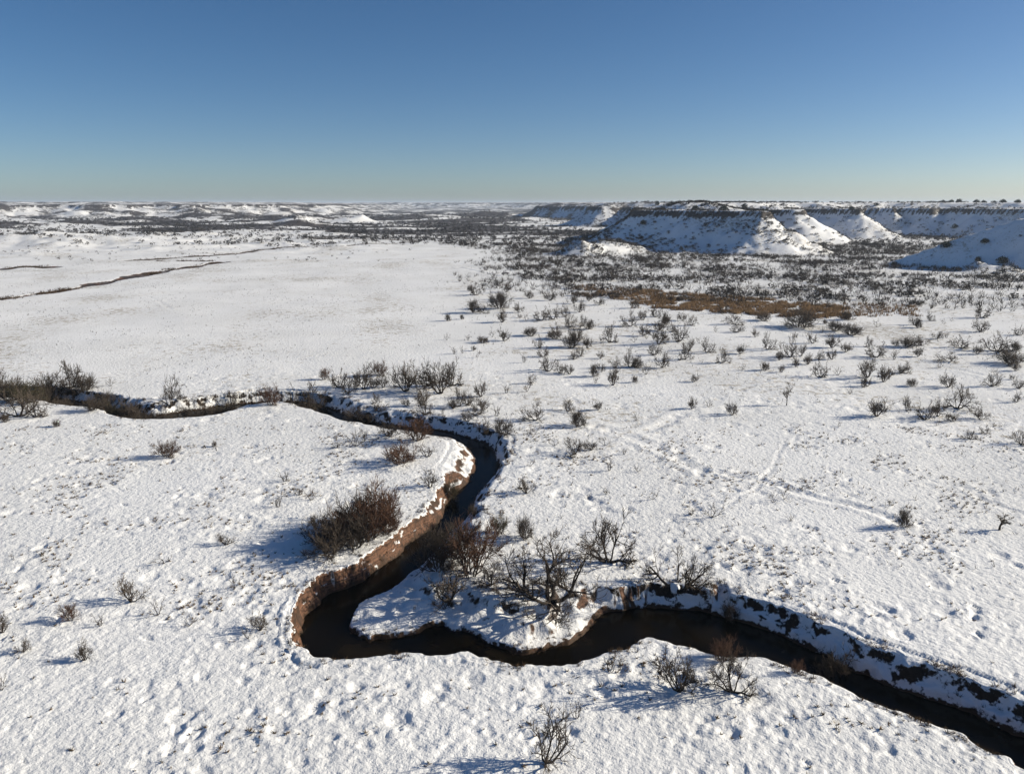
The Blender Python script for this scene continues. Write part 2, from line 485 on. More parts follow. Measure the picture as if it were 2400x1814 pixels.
def brush_density(x, y):
    xb = np.interp(y, XB_Y, XB_X)
    right = sstep(-14, 24, x - xb + 16 * fbm(x / 40, y / 40, 3, 101)) * sstep(214, 250, y + 14 * fbm(x / 25, y / 25, 2, 102))
    n = fbm(x / 70, y / 70, 4, 103)
    near = right * np.clip(.60 + .85 * fbm(x / 28, y / 28, 3, 104), .12, 1)
    band = sstep(-.25, .35, fbm(x / 160 + 3, y / 120, 4, 105) + .42 * sstep(-200, 0, x - xb) - .10)
    far = sstep(560, 700, y) * band
    leftp = sstep(-60, -120, x + .12 * (y - 480)) * sstep(430, 520, y) * np.clip(.34 + .8 * n, .06, .9) * .62
    d = np.where(y < 560, np.maximum(near, leftp), np.maximum.reduce([near * sstep(1000, 600, y) * .9, far * .85, leftp]))
    return np.clip(d, 0, 1)

# ------------------------------------------------------------------ materials
def new_mat(name):
    m = bpy.data.materials.new(name)
    m.use_nodes = True
    nt = m.node_tree
    b = nt.nodes['Principled BSDF']
    b.inputs['Roughness'].default_value = .85
    b.inputs['Specular IOR Level'].default_value = .2
    return m, nt, b

def N(nt, kind, **kw):
    n = nt.nodes.new(kind)
    for k, v in kw.items():
        setattr(n, k, v)
    return n

def math_node(nt, op, a, b=None, clamp=False):
    n = nt.nodes.new('ShaderNodeMath')
    n.operation = op
    n.use_clamp = clamp
    for i, s in enumerate((a, b)):
        if s is None:
            continue
        if isinstance(s, (int, float)):
            n.inputs[i].default_value = s
        else:
            nt.links.new(s, n.inputs[i])
    return n.outputs[0]

def mix_col(nt, fac, a, b):
    n = nt.nodes.new('ShaderNodeMix')
    n.data_type = 'RGBA'
    nt.links.new(fac, n.inputs[0])
    for i, s in ((6, a), (7, b)):
        if isinstance(s, tuple):
            n.inputs[i].default_value = (*s, 1)
        else:
            nt.links.new(s, n.inputs[i])
    return n.outputs[2]

def noise(nt, vec, scale, detail=3, rough=.55):
    n = nt.nodes.new('ShaderNodeTexNoise')
    n.inputs['Scale'].default_value = scale
    n.inputs['Detail'].default_value = detail
    n.inputs['Roughness'].default_value = rough
    nt.links.new(vec, n.inputs['Vector'])
    return n.outputs['Fac']

def smooth(nt, val, lo, hi):
    n = nt.nodes.new('ShaderNodeMapRange')
    n.interpolation_type = 'SMOOTHSTEP'
    n.inputs['From Min'].default_value = lo
    n.inputs['From Max'].default_value = hi
    nt.links.new(val, n.inputs['Value'])
    return n.outputs['Result']

def ground_material():
    m, nt, b = new_mat('snowy_ground')
    geo = N(nt, 'ShaderNodeNewGeometry')
    pos = geo.outputs['Position']
    att = N(nt, 'ShaderNodeAttribute', attribute_name='cover')
    sep = N(nt, 'ShaderNodeSeparateColor')
    nt.links.new(att.outputs['Color'], sep.inputs[0])
    soil_a, brush_a, grass_a = sep.outputs[0], sep.outputs[1], sep.outputs[2]
    n_fine = noise(nt, pos, 3.2, 4, .6)
    n_mid = noise(nt, pos, .55, 4, .6)
    n_big = noise(nt, pos, .045, 3, .5)
    # snow: clean, faintly uneven, a little glaze
    snow = mix_col(nt, smooth(nt, n_big, .3, .7), (.80, .80, .80), (.88, .88, .885))
    # soil: red-brown clay with paler and darker strata
    wv = N(nt, 'ShaderNodeSeparateXYZ')
    nt.links.new(pos, wv.inputs[0])
    strat = math_node(nt, 'ADD', math_node(nt, 'MULTIPLY', wv.outputs[2], 5.5), math_node(nt, 'MULTIPLY', n_mid, 3.0))
    sn = N(nt, 'ShaderNodeTexNoise', noise_dimensions='1D')
    sn.inputs['Scale'].default_value = 1.0
    nt.links.new(strat, sn.inputs['W'])
    clay = mix_col(nt, smooth(nt, sn.outputs['Fac'], .35, .65), (.075, .037, .022), (.185, .095, .058))
    clay = mix_col(nt, smooth(nt, n_mid, .46, .62), clay, (.05, .03, .02))
    clay = mix_col(nt, smooth(nt, n_fine, .5, .7), clay, (.035, .022, .015))
    f_soil = smooth(nt, math_node(nt, 'ADD', soil_a, math_node(nt, 'MULTIPLY', math_node(nt, 'SUBTRACT', n_fine, .5), .75)), .40, .58)
    # creek banks: steep faces below the snowed-over lip; the sun side has melted bare, the shade side keeps snow and dark roots
    nv = N(nt, 'ShaderNodeSeparateXYZ')
    nt.links.new(geo.outputs['Normal'], nv.inputs[0])
    bank_a = att.outputs['Alpha']
    n_rag = noise(nt, pos, 1.7, 4, .65)
    steep = smooth(nt, math_node(nt, 'ADD', nv.outputs[2], math_node(nt, 'MULTIPLY', math_node(nt, 'SUBTRACT', n_rag, .5), .5)), .90, .72)
    zr = math_node(nt, 'ADD', wv.outputs[2], math_node(nt, 'MULTIPLY', math_node(nt, 'SUBTRACT', n_rag, .5), 1.3))
    below = smooth(nt, zr, -.02, -.13)
    inb = smooth(nt, bank_a, .3, .6)
    melt = smooth(nt, math_node(nt, 'ADD', nv.outputs[0], math_node(nt, 'MULTIPLY', math_node(nt, 'SUBTRACT', n_mid, .5), .4)), .16, .34)
    melt = math_node(nt, 'MULTIPLY', melt, smooth(nt, bank_a, .78, .9))      # the upper reach is turfed, not bare clay
    lipband = smooth(nt, zr, -1.0, -.55)
    n_root = noise(nt, pos, .8, 4, .6)
    darkf = smooth(nt, math_node(nt, 'ADD', n_root, math_node(nt, 'MULTIPLY', lipband, .07)), .53, .60)
    wet = smooth(nt, zr, WATER_Z + .30, WATER_Z + .12)
    f_face = math_node(nt, 'MULTIPLY', math_node(nt, 'MULTIPLY', steep, below), inb)
    n_rem = noise(nt, pos, .33, 5, .7)
    left_snow = smooth(nt, n_rem, .60, .66)
    f_clay = math_node(nt, 'MULTIPLY', math_node(nt, 'MULTIPLY', f_face, melt), math_node(nt, 'SUBTRACT', 1.0, left_snow))
    f_dark = math_node(nt, 'MULTIPLY', math_node(nt, 'MULTIPLY', f_face, darkf), math_node(nt, 'SUBTRACT', 1.0, melt))
    f_wet = math_node(nt, 'MULTIPLY', wet, inb)
    f_soil = math_node(nt, 'MAXIMUM', f_soil, f_clay)
    # last year's grass showing through thin snow
    grass = mix_col(nt, n_fine, (.20, .155, .09), (.36, .29, .18))
    n_g = noise(nt, pos, .6, 6, .78)
    f_grass = smooth(nt, math_node(nt, 'ADD', math_node(nt, 'MULTIPLY', grass_a, .62), math_node(nt, 'MULTIPLY', math_node(nt, 'SUBTRACT', n_g, .5), 1.9)), .36, .66)
    # far scrub, too small to tell apart
    n_b1 = noise(nt, pos, .22, 3, .65)
    n_b2 = noise(nt, pos, .045, 3, .6)
    f_b = math_node(nt, 'ADD', math_node(nt, 'MULTIPLY', brush_a, 1.0), math_node(nt, 'ADD', math_node(nt, 'MULTIPLY', math_node(nt, 'SUBTRACT', n_b1, .5), 1.3), math_node(nt, 'MULTIPLY', math_node(nt, 'SUBTRACT', n_b2, .5), .8)))
    f_brush = smooth(nt, f_b, .42, .68)
    scrub = mix_col(nt, n_fine, (.035, .03, .03), (.085, .07, .06))
    c = mix_col(nt, math_node(nt, 'MULTIPLY', f_grass, .75), snow, grass)
    c = mix_col(nt, f_soil, c, clay)
    c = mix_col(nt, f_dark, c, (.028, .019, .013))
    c = mix_col(nt, f_wet, c, (.05, .028, .016))
    c = mix_col(nt, f_brush, c, scrub)
    nt.links.new(c, b.inputs['Base Color'])
    b.inputs['Roughness'].default_value = .72
    # fine relief
    n1 = noise(nt, pos, 1.9, 3, .6)
    n2 = noise(nt, pos, 4.5, 3, .6)
    bp = N(nt, 'ShaderNodeBump')
    bp.inputs['Strength'].default_value = .95
    bp.inputs['Distance'].default_value = .15
    nt.links.new(n1, bp.inputs['Height'])
    bp2 = N(nt, 'ShaderNodeBump')
    bp2.inputs['Strength'].default_value = .7
    bp2.inputs['Distance'].default_value = .05
    nt.links.new(n2, bp2.inputs['Height'])
    nt.links.new(bp.outputs[0], bp2.inputs['Normal'])
    nt.links.new(bp2.outputs[0], b.inputs['Normal'])
    return m

def bark_material(name, dark, light, scale=9.0):
    m, nt, b = new_mat(name)
    tc = N(nt, 'ShaderNodeTexCoord')
    oi = N(nt, 'ShaderNodeObjectInfo')
    f = noise(nt, tc.outputs['Object'], scale, 3, .6)
    c = mix_col(nt, smooth(nt, f, .35, .7), dark, light)
    hsv = N(nt, 'ShaderNodeHueSaturation')
    nt.links.new(c, hsv.inputs['Color'])
    nt.links.new(math_node(nt, 'ADD', math_node(nt, 'MULTIPLY', oi.outputs['Random'], .5), .75), hsv.inputs['Value'])
    nt.links.new(hsv.outputs[0], b.inputs['Base Color'])
    b.inputs['Roughness'].default_value = .9
    return m

def flat_noise_material(name, a, bcol, scale):
    m, nt, b = new_mat(name)
    geo = N(nt, 'ShaderNodeNewGeometry')
    f = noise(nt, geo.outputs['Position'], scale, 3, .6)
    nt.links.new(mix_col(nt, smooth(nt, f, .3, .7), a, bcol), b.inputs['Base Color'])
    b.inputs['Roughness'].default_value = .95
    return m

def water_material():
    m, nt, b = new_mat('creek_water')
    geo = N(nt, 'ShaderNodeNewGeometry')
    f = noise(nt, geo.outputs['Position'], .35, 3, .5)
    nt.links.new(mix_col(nt, smooth(nt, f, .4, .75), (.004, .0032, .002), (.013, .009, .004)), b.inputs['Base Color'])
    b.inputs['Roughness'].default_value = .16
    b.inputs['IOR'].default_value = 1.33
    b.inputs['Specular IOR Level'].default_value = .09
    n = noise(nt, geo.outputs['Position'], 1.6, 2, .5)
    bp = N(nt, 'ShaderNodeBump')
    bp.inputs['Strength'].default_value = .12
    bp.inputs['Distance'].default_value = .02
    nt.links.new(n, bp.inputs['Height'])
    nt.links.new(bp.outputs[0], b.inputs['Normal'])
    return m

M_GROUND = ground_material()
M_WATER = water_material()
M_BARK = bark_material('dark_bark', (.022, .018, .016), (.06, .048, .04))
M_TWIG = bark_material('grey_twigs', (.05, .04, .032), (.10, .078, .062))
M_RED = bark_material('russet_twigs', (.055, .03, .02), (.125, .068, .044))
M_OLIVE = bark_material('olive_twigs', (.045, .04, .024), (.09, .075, .045))
M_JUNI = bark_material('juniper_green', (.012, .018, .012), (.035, .045, .028), 3.0)
M_STUFF = flat_noise_material('brush_grey', (.024, .021, .02), (.06, .049, .041), .12)
M_GRASS = flat_noise_material('dry_grass', (.13, .085, .04), (.30, .20, .10), .5)
M_TUFT = flat_noise_material('tuft_grass', (.05, .036, .018), (.16, .10, .05), 1.3)
M_REDGRASS = flat_noise_material('rust_grass', (.125, .075, .036), (.25, .16, .085), .25)
M_DARKGRASS = flat_noise_material('dark_bank_grass', (.035, .025, .015), (.10, .06, .032), .8)
M_SNOW = flat_noise_material('branch_snow', (.82, .82, .83), (.88, .88, .89), 2.0)

# ------------------------------------------------------------------ mesh helpers
def mesh_np(name, V, Fc, mat, cover=None, shade=True, mats=None, midx=None):
    """V (n,3); Fc (m,k) index array with k = 3 or 4"""
    me = bpy.data.meshes.new(name)
    V = np.ascontiguousarray(V, np.float32)
    Fc = np.ascontiguousarray(Fc, np.int32)
    m, k = Fc.shape
    me.vertices.add(len(V))
    me.vertices.foreach_set('co', V.ravel())
    me.loops.add(m * k)
    me.loops.foreach_set('vertex_index', Fc.ravel())
    me.polygons.add(m)
    me.polygons.foreach_set('loop_start', np.arange(0, m * k, k, dtype=np.int32))
    me.polygons.foreach_set('loop_total', np.full(m, k, np.int32))
    if shade:
        me.polygons.foreach_set('use_smooth', np.ones(m, bool))
    for mm in (mats or [mat]):
        me.materials.append(mm)
    if midx is not None:
        me.polygons.foreach_set('material_index', np.asarray(midx, np.int32))
    me.update(calc_edges=True)
    if cover is not None:
        a = me.attributes.new('cover', 'FLOAT_COLOR', 'POINT')
        a.data.foreach_set('color', np.ascontiguousarray(cover, np.float32).ravel())
    return me

def link(name, data, parent=None, **props):
    o = bpy.data.objects.new(name, data)
    COL.objects.link(o)
    if parent is not None:
        o.parent = parent
    for k, v in props.items():
        if v is not None:
            o[k] = v
    return o

# ------------------------------------------------------------------ the ground: one graded sheet out to the horizon
rows = [-60, -40, -25, -12, -4]
yy = 2.0
while yy < 26:
    rows.append(yy); yy += 2.0
while yy < 140:
    rows.append(yy); yy += 0.0028 * (yy + 12)
while yy < 820:
    rows.append(yy); yy += 0.0052 * (yy + 12)
while yy < 8000:
    rows.append(yy); yy *= 1.0085
while yy < 60000:
    rows.append(yy); yy *= 1.05
rows = np.array(rows)
s_f = np.linspace(-.72, .72, 671)
s_c = np.array([-6, -4.5, -3.4, -2.6, -2, -1.6, -1.3, -1.1, -.98, -.9, -.83, -.77])
S = np.concatenate([s_c, s_f, -s_c[::-1]])
YY, SS = np.meshgrid(rows, S, indexing='ij')
XX = SS * (np.maximum(YY, 0) + 15 + np.where(YY < 0, 10, 0))
gx, gy = XX.ravel(), YY.ravel()
gz, gH, gID, gCAP, gBANK, gSOIL, gPATCH = terrain(gx, gy, full=True)
nr, nc = len(rows), len(S)
Z2 = gz.reshape(nr, nc)
ex = np.stack([np.gradient(XX, axis=1), np.zeros_like(XX), np.gradient(Z2, axis=1)], -1)
ey = np.stack([np.gradient(XX, axis=0), np.gradient(YY, axis=0), np.gradient(Z2, axis=0)], -1)
nrm = np.cross(ex, ey)
nrm /= np.linalg.norm(nrm, axis=-1, keepdims=True) + 1e-12
nrm = nrm.reshape(-1, 3)
slope = 1 - nrm[:, 2]
sunface = nrm @ np.array(to_sun)
# bare soil: steep banks, where the sun has melted them most, and the rock ledge of the mesas
soil = np.zeros_like(slope)
soil = np.maximum(soil, gSOIL)
hillmask = (gH > 1).astype(np.float32)
ledge = gCAP * hillmask * (.95 + .4 * perlin(gx / 14, gy / 14, 110))
soil = np.maximum(soil, np.clip(ledge, 0, 1) * .5)
dens = brush_density(gx, gy)
slopebrush = hillmask * np.clip(.12 + .55 * fbm(gx / 30, gy / 30, 3, 111), 0, .45) * sstep(1.2, .6, gy / 900.)
farcov = sstep(500, 900, gy)
brush = np.where(gH > 1, np.clip(.54 + .5 * fbm(gx / 60, gy / 60, 3, 112), 0.25, .9) * sstep(500, 1300, gy), dens * farcov * .95 + dens * (1 - farcov) * .32)
brush = np.where(gy < 215, 0, np.maximum(brush, np.clip(ledge * 1.3, 0, 1)))
brush = np.maximum(brush, gSOIL * .8 * (perlin(gx / 11, gy / 11, 113) > -.3))
tanpatch = np.zeros_like(gx)
for u, v, ru, rv, a in ((915, 622, 70, 14, .8), (1160, 598, 60, 10, .4), (420, 655, 40, 6, .6), (640, 668, 110, 10, .55), (560, 700, 120, 12, .35), (60, 590, 40, 8, .5),
                        (250, 640, 160, 12, .3), (1470, 690, 90, 14, .55), (1720, 715, 230, 16, .6), (900, 690, 200, 6, .25), (740, 590, 90, 4, .5)):
    cx, cy = at(u, v)
    rx = ru / F * cy
    ry = abs(at(u, v - rv)[1] - at(u, v + rv)[1]) / 2
    tanpatch = np.maximum(tanpatch, a * np.exp(-((gx - cx) / rx) ** 2 - ((gy - cy) / ry) ** 2))
grass = np.clip(.56 + .5 * fbm(gx / 26, gy / 34, 4, 120), 0, .95) * sstep(50, 120, gy)
grass = np.maximum(grass * .8, tanpatch)
grass = np.where(gy < 130, np.maximum(grass, .34 * gPATCH), grass)
cover = np.stack([np.clip(soil, 0, 1.2), np.clip(brush, 0, 1), np.clip(grass, 0, 1), np.clip(gBANK, 0, 1)], 1)
VV = np.stack([gx, gy, gz], 1)
ii, jj = np.meshgrid(np.arange(nr - 1), np.arange(nc - 1), indexing='ij')
q0 = (ii * nc + jj).ravel()
QF = np.stack([q0, q0 + 1, q0 + nc + 1, q0 + nc], 1)
fid = gID[QF].max(1).astype(np.int16)
cxf, cyf = gx[q0], gy[q0]
MESA = 10
fid = np.where((fid == 0) & (cxf < 205) & (cyf < 650) & (cxf > 20), MESA, fid)
SET = {-1: ('ground', 'snow-covered plain running to the horizon'), MESA: ('mesa', 'flat-topped snowy mesa with a dark rock ledge under its rim'),
       0: ('plateau', 'snowy plateau rim with scalloped slopes behind the mesa'), 1: ('hill', 'shaded blue snowy hill spur at the right edge'),
       2: ('far_plateau', 'low snowy plateau on the far left skyline'), 3: ('distant_ridge', 'hazy blue ridge on the horizon')}
# the creek banks get a finer mesh of their own, stitched to the coarse sheet along its edges
qx, qy = gx[QF].mean(1), gy[QF].mean(1)
near_c = (qy < 160) & (qy > 25) & (np.abs(qx) < 110)
fine = np.zeros(len(QF), bool)
cx_, cy_ = qx[near_c].astype(np.float32), qy[near_c].astype(np.float32)
dl_, dw_ = seg_dist(cx_, cy_, LIP, True), seg_dist(cx_, cy_, WAT, True)
inl_, inw_ = inside(cx_, cy_, LIP), inside(cx_, cy_, WAT)
fine[near_c] = ((inl_ & ~inw_) & ((dl_ < 1.6) | (dw_ < 1.0))) | (dl_ < .55) | (dw_ < .45)
fine &= fid == -1
K = 3
fm = fine.reshape(nr - 1, nc - 1)
fi, fj = np.where(fm)
aa, bb = np.meshgrid(np.arange(K + 1), np.arange(K + 1), indexing='ij')
LI = fi[:, None, None] * K + aa[None]
LJ = fj[:, None, None] * K + bb[None]
WID = (nc - 1) * K + 1
uid, inv = np.unique((LI.astype(np.int64) * WID + LJ).ravel(), return_inverse=True)
ui, uj = uid // WID, uid % WID
i0, j0 = np.minimum(ui // K, nr - 2), np.minimum(uj // K, nc - 2)
fa, fb = (ui - i0 * K) / K, (uj - j0 * K) / K
def bil(Agrid):
    return (Agrid[i0, j0] * (1 - fa) * (1 - fb) + Agrid[i0 + 1, j0] * fa * (1 - fb) + Agrid[i0, j0 + 1] * (1 - fa) * fb + Agrid[i0 + 1, j0 + 1] * fa * fb)
rx, ry = bil(XX), bil(YY)
rz, _, _, _, rb, _, rp = terrain(rx, ry, full=True)
pad = np.zeros((nr + 1, nc + 1), bool)
pad[1:nr, 1:nc] = fm
on_i, on_j = (ui % K == 0), (uj % K == 0)
gi, gj = ui // K, uj // K
gi, gj = np.minimum(gi, nr - 1), np.minimum(gj, nc - 1)
edge_i = on_i & ~(pad[gi, gj + 1] & pad[gi + 1, gj + 1])            # row line with a coarse neighbour above or below
edge_j = on_j & ~(pad[gi + 1, gj] & pad[gi + 1, gj + 1])            # column line with a coarse neighbour beside it
corner_ok = pad[gi, gj] & pad[gi, gj + 1] & pad[gi + 1, gj] & pad[gi + 1, gj + 1]
edge = np.where(on_i & on_j, ~corner_ok, edge_i | edge_j)
rz = np.where(edge, bil(Z2), rz)
cg = cover.reshape(nr, nc, 4)
rc = np.stack([bil(cg[..., c]) for c in range(3)] + [np.clip(rb, 0, 1)], 1)
L = inv.reshape(len(fi), K + 1, K + 1)
BF = np.stack([L[:, :-1, :-1], L[:, :-1, 1:], L[:, 1:, 1:], L[:, 1:, :-1]], -1).reshape(-1, 4)
link('creek_bank', mesh_np('creek_bank', np.stack([rx, ry, rz], 1), BF, M_GROUND, rc), kind='structure', label='steep creek banks of red clay, roots and snow', category='bank')
fid = np.where(fine, 99, fid)
for k, (nm, lab) in SET.items():
    sel = fid == k
    if not sel.any():
        continue
    f = QF[sel]
    used, inv = np.unique(f.ravel(), return_inverse=True)
    link(nm, mesh_np(nm, VV[used], inv.reshape(-1, 4), M_GROUND, cover[used]), kind='structure', label=lab, category='terrain')

# creek water, inside the bank tops
import bmesh
bmw = bmesh.new()
vs = [bmw.verts.new((p[0], p[1], WATER_Z)) for p in LIP]
fw = bmw.faces.new(vs)
if fw.normal.z < 0:
    fw.normal_flip()
bmesh.ops.triangulate(bmw, faces=bmw.faces[:])
mew = bpy.data.meshes.new('creek_water')
bmw.to_mesh(mew)
bmw.free()
mew.materials.append(M_WATER)
link('creek_water', mew, kind='structure', label='dark still creek winding between snowy banks', category='creek')

# ------------------------------------------------------------------ placing on the uneven ground
def on_ground_many(uv):
    """where the sight lines through photo points meet the built terrain"""
    U, V = np.array([p[0] for p in uv], float), np.array([p[1] for p in uv], float)
    r, up = (U - 1200.0) / F, -(V - 907.0) / F
    dy, dz = CP + up * SP, -SP + up * CP
    far = V < 640
    z = np.zeros(len(U))
    for _ in range(5):
        t = (np.minimum(z, CAM_H - 2) - CAM_H) / np.minimum(dz, -1e-3)
        z = np.where(far, 0, terrain(r * t, dy * t))
    X, Y, Z = r * t, dy * t, z
    for i in np.where(far)[0]:                      # march along the sight line towards the slopes
        tt = np.linspace(250, 1300, 900)
        zz = terrain(r[i] * tt, dy[i] * tt)
        hit = np.where(zz >= CAM_H + dz[i] * tt)[0]
        k = hit[0] if len(hit) else 400
        X[i], Y[i], Z[i] = r[i] * tt[k], dy[i] * tt[k], zz[k]
    return np.stack([X, Y, Z], 1)

# ------------------------------------------------------------------ bare shrubs and trees: branching tubes
class Tubes:
    def __init__(self):
        self.V, self.F, self.n = [], [], 0

    def add(self, P, R, sides):
        P = np.asarray(P, float)
        n = len(P)
        T = np.gradient(P, axis=0)
        T /= np.linalg.norm(T, axis=1)[:, None] + 1e-9
        ref = np.array([0, 0, 1.0]) if abs(T[0, 2]) < .8 else np.array([1.0, 0, 0])
        A = np.cross(T, ref)
        A /= np.linalg.norm(A, axis=1)[:, None] + 1e-9
        B = np.cross(T, A)
        ang = np.linspace(0, 2 * np.pi, sides, endpoint=False)
        ring = P[:, None, :] + np.asarray(R)[:, None, None] * (np.cos(ang)[None, :, None] * A[:, None, :] + np.sin(ang)[None, :, None] * B[:, None, :])
        self.V.append(ring.reshape(-1, 3))
        i, j = np.meshgrid(np.arange(n - 1), np.arange(sides), indexing='ij')
        a = i * sides + j
        b = i * sides + (j + 1) % sides
        self.F.append((np.stack([a, b, b + sides, a + sides], -1).reshape(-1, 4)) + self.n)
        self.n += n * sides

    def arrays(self):
        return np.vstack(self.V), np.vstack(self.F)

def grow(rng, big, small, p, d, L, r, lvl, maxlvl, cfg):
    nseg = 4 if lvl == 0 else (3 if lvl < maxlvl else 2)
    P, Rr = [np.array(p)], [r]
    d = np.array(d, float)
    d /= np.linalg.norm(d)
    dirs = [d]
    for k in range(nseg):
        d = d + rng.normal(0, cfg['wander'], 3)
        d[2] += cfg['lift'] * (1 if lvl > 0 else .4)
        d /= np.linalg.norm(d)
        P.append(P[-1] + d * L / nseg)
        Rr.append(r * (1 - (.55 if lvl < maxlvl else .8) * (k + 1) / nseg))
        dirs.append(d)
    for q in P:
        q[2] = max(q[2], .02)
    (big if lvl <= cfg['thick'] else small).add(P, Rr, 5 if lvl == 0 else (4 if lvl <= cfg['thick'] else 3))
    if lvl < maxlvl:
        nb = cfg['kids'][min(lvl, len(cfg['kids']) - 1)]
        nb = max(1, int(nb + rng.integers(-1, 2)))
        for _ in range(nb):
            t = rng.uniform(.25 if lvl else cfg['bare'], 1.0) * nseg
            i = min(int(t), nseg - 1)
            q = P[i] + (P[i + 1] - P[i]) * (t - i)
            side = rng.normal(0, 1, 3)
            side -= side.dot(dirs[i + 1]) * dirs[i + 1]
            side /= np.linalg.norm(side) + 1e-9
            nd = dirs[i + 1] * rng.uniform(.55, 1.0) + side * rng.uniform(.45, cfg['spread'])
            grow(rng, big, small, q, nd, L * rng.uniform(*cfg['ratio']), max(Rr[i] * .62, cfg['rmin']), lvl + 1, maxlvl, cfg)

def plant_mesh(seed, stems, cfg, H=1.0):
    """unit-height plant: returns (branch V, F), (twig V, F), height, width"""
    rng = np.random.default_rng(seed)
    big, small = Tubes(), Tubes()
    for k in range(stems):
        a = 2 * np.pi * (k + rng.uniform(-.35, .35)) / max(stems, 1)
        tilt = rng.uniform(*cfg['tilt'])
        d = (math.cos(a) * math.sin(tilt), math.sin(a) * math.sin(tilt), math.cos(tilt))
        p = (math.cos(a) * cfg['base'] * rng.uniform(.2, 1), math.sin(a) * cfg['base'] * rng.uniform(.2, 1), -.06)
        grow(rng, big, small, p, d, cfg['len'] * rng.uniform(.75, 1.15), cfg['r'] * rng.uniform(.7, 1.1), 0, cfg['levels'], cfg)
    bv, bf = big.arrays()
    sv, sf = small.arrays()
    top = max(bv[:, 2].max(), np.percentile(sv[:, 2], 99.0))
    k = H / top
    wid = np.percentile(np.abs(np.vstack([bv, sv])[:, :2]), 97) * 2 * k
    return (bv * k, bf), (sv * k, sf), wid

C_VASE = dict(wander=.16, lift=.06, kids=[6, 5, 3], spread=1.0, ratio=(.45, .7), rmin=.0068, tilt=(.25, .95), base=.05, len=.62, r=.026, levels=3, thick=0, bare=.3)
C_MESQ = dict(wander=.2, lift=.05, kids=[5, 5, 4], spread=1.15, ratio=(.45, .7), rmin=.0065, tilt=(.3, 1.15), base=.07, len=.6, r=.03, levels=3, thick=1, bare=.3)
C_DENSE = dict(wander=.13, lift=.07, kids=[6, 5, 3], spread=.75, ratio=(.48, .74), rmin=.0066, tilt=(.1, .95), base=.22, len=.66, r=.02, levels=3, thick=0, bare=.15)
C_TREE = dict(wander=.21, lift=.09, kids=[4, 5, 5, 3], spread=1.0, ratio=(.42, .68), rmin=.0042, tilt=(.4, 1.05), base=.05, len=.8, r=.044, levels=4, thick=1, bare=.4)
C_LONE = dict(wander=.12, lift=.05, kids=[9, 5, 4], spread=1.1, ratio=(.42, .62), rmin=.0065, tilt=(0, .08), base=.0, len=.7, r=.038, levels=3, thick=0, bare=.42)
C_SPARSE = dict(wander=.2, lift=.04, kids=[4, 3], spread=1.0, ratio=(.4, .65), rmin=.0085, tilt=(.2, .9), base=.06, len=.7, r=.02, levels=2, thick=0, bare=.25)
C_SPLIT = dict(wander=.22, lift=.02, kids=[5, 5, 4, 3], spread=1.05, ratio=(.42, .66), rmin=.004, tilt=(.75, 1.25), base=.06, len=.95, r=.05, levels=4, thick=1, bare=.3)
VARIANTS = {   # kind: list of (seed, stems, cfg, twig material)
    'vase': [(11, 6, C_VASE, M_TWIG), (12, 5, C_VASE, M_TWIG), (13, 7, C_VASE, M_TWIG), (14, 6, C_VASE, M_TWIG)],
    'mesquite': [(21, 5, C_MESQ, M_TWIG), (22, 6, C_MESQ, M_TWIG), (23, 5, C_MESQ, M_TWIG)],
    'dense': [(31, 14, C_DENSE, M_TWIG), (32, 15, C_DENSE, M_TWIG)],
    'russet': [(33, 15, C_DENSE, M_RED), (34, 13, C_DENSE, M_RED)],
    'olive': [(35, 13, C_DENSE, M_OLIVE)],
    'tree': [(41, 6, C_TREE, M_TWIG)],
    'lone': [(51, 1, C_LONE, M_TWIG), (52, 1, C_LONE, M_TWIG)],
    'sparse': [(61, 4, C_SPARSE, M_TWIG), (62, 5, C_SPARSE, M_TWIG), (63, 3, C_SPARSE, M_TWIG)],
    'split': [(71, 4, C_SPLIT, M_TWIG)],
}
BANK = {}
for kind, lst in VARIANTS.items():
    BANK[kind] = []
    for (seed, stems, cfg, tm) in lst:
        (bv, bf), (sv, sf), wid = plant_mesh(seed, stems, cfg)
        tree = kind in ('tree', 'lone', 'split')
        mb = mesh_np('trunk' if tree else 'stem', bv, bf, M_BARK)
        ms = mesh_np('crown', sv, sf, tm)
        BANK[kind].append([mb, ms, (bv, bf, sv, sf, tm), wid])

NAMES = {'tree': 'mesquite_tree', 'lone': 'bare_tree', 'split': 'split_tree'}

def put_plant(u, v, hpx, wpx, kind, label, group=None, whole=False, var=None, xyz=None, hm=None):
    x, y, z = xyz
    dep = math.atan2(CAM_H - z, y)
    dist = math.hypot(y, CAM_H - z)
    h = hm if hm else hpx * dist / F / math.cos(dep) * (1.15 if v < 985 else .95)
    lst = BANK[kind]
    vi = (var if var is not None else random.Random(int(u * 5 + v)).randrange(len(lst))) % len(lst)
    mb, ms, mo, wid = lst[vi]
    w = (wpx * dist / F if wpx else h * 1.0)
    sxy = min(max(w / wid, .55 * h), 1.9 * h)
    nm = NAMES.get(kind, 'shrub')
    cat = 'tree' if kind in NAMES else 'shrub'
    rot = random.Random(int(u * 7 + v * 3)).uniform(0, 6.28)
    if whole:
        if isinstance(mo, tuple):
            bv, bf, sv, sf, tm = mo
            mo = mesh_np('shrub', np.vstack([bv, sv]), np.vstack([bf, sf + len(bv)]), None, mats=[M_BARK, tm], midx=np.concatenate([np.zeros(len(bf)), np.ones(len(sf))]))
            lst[vi][2] = mo
        o = link(nm, mo, label=label, category=cat, group=group)
    else:
        o = link(nm, None, label=label, category=cat, group=group)
        tree = kind in NAMES
        link('trunk' if tree else 'stem', mb, o)
        link('crown', ms, o)
    o.location = (x, y, z - .02)
    o.rotation_euler = (0, 0, rot)
    o.scale = (sxy, sxy, h)
    return o

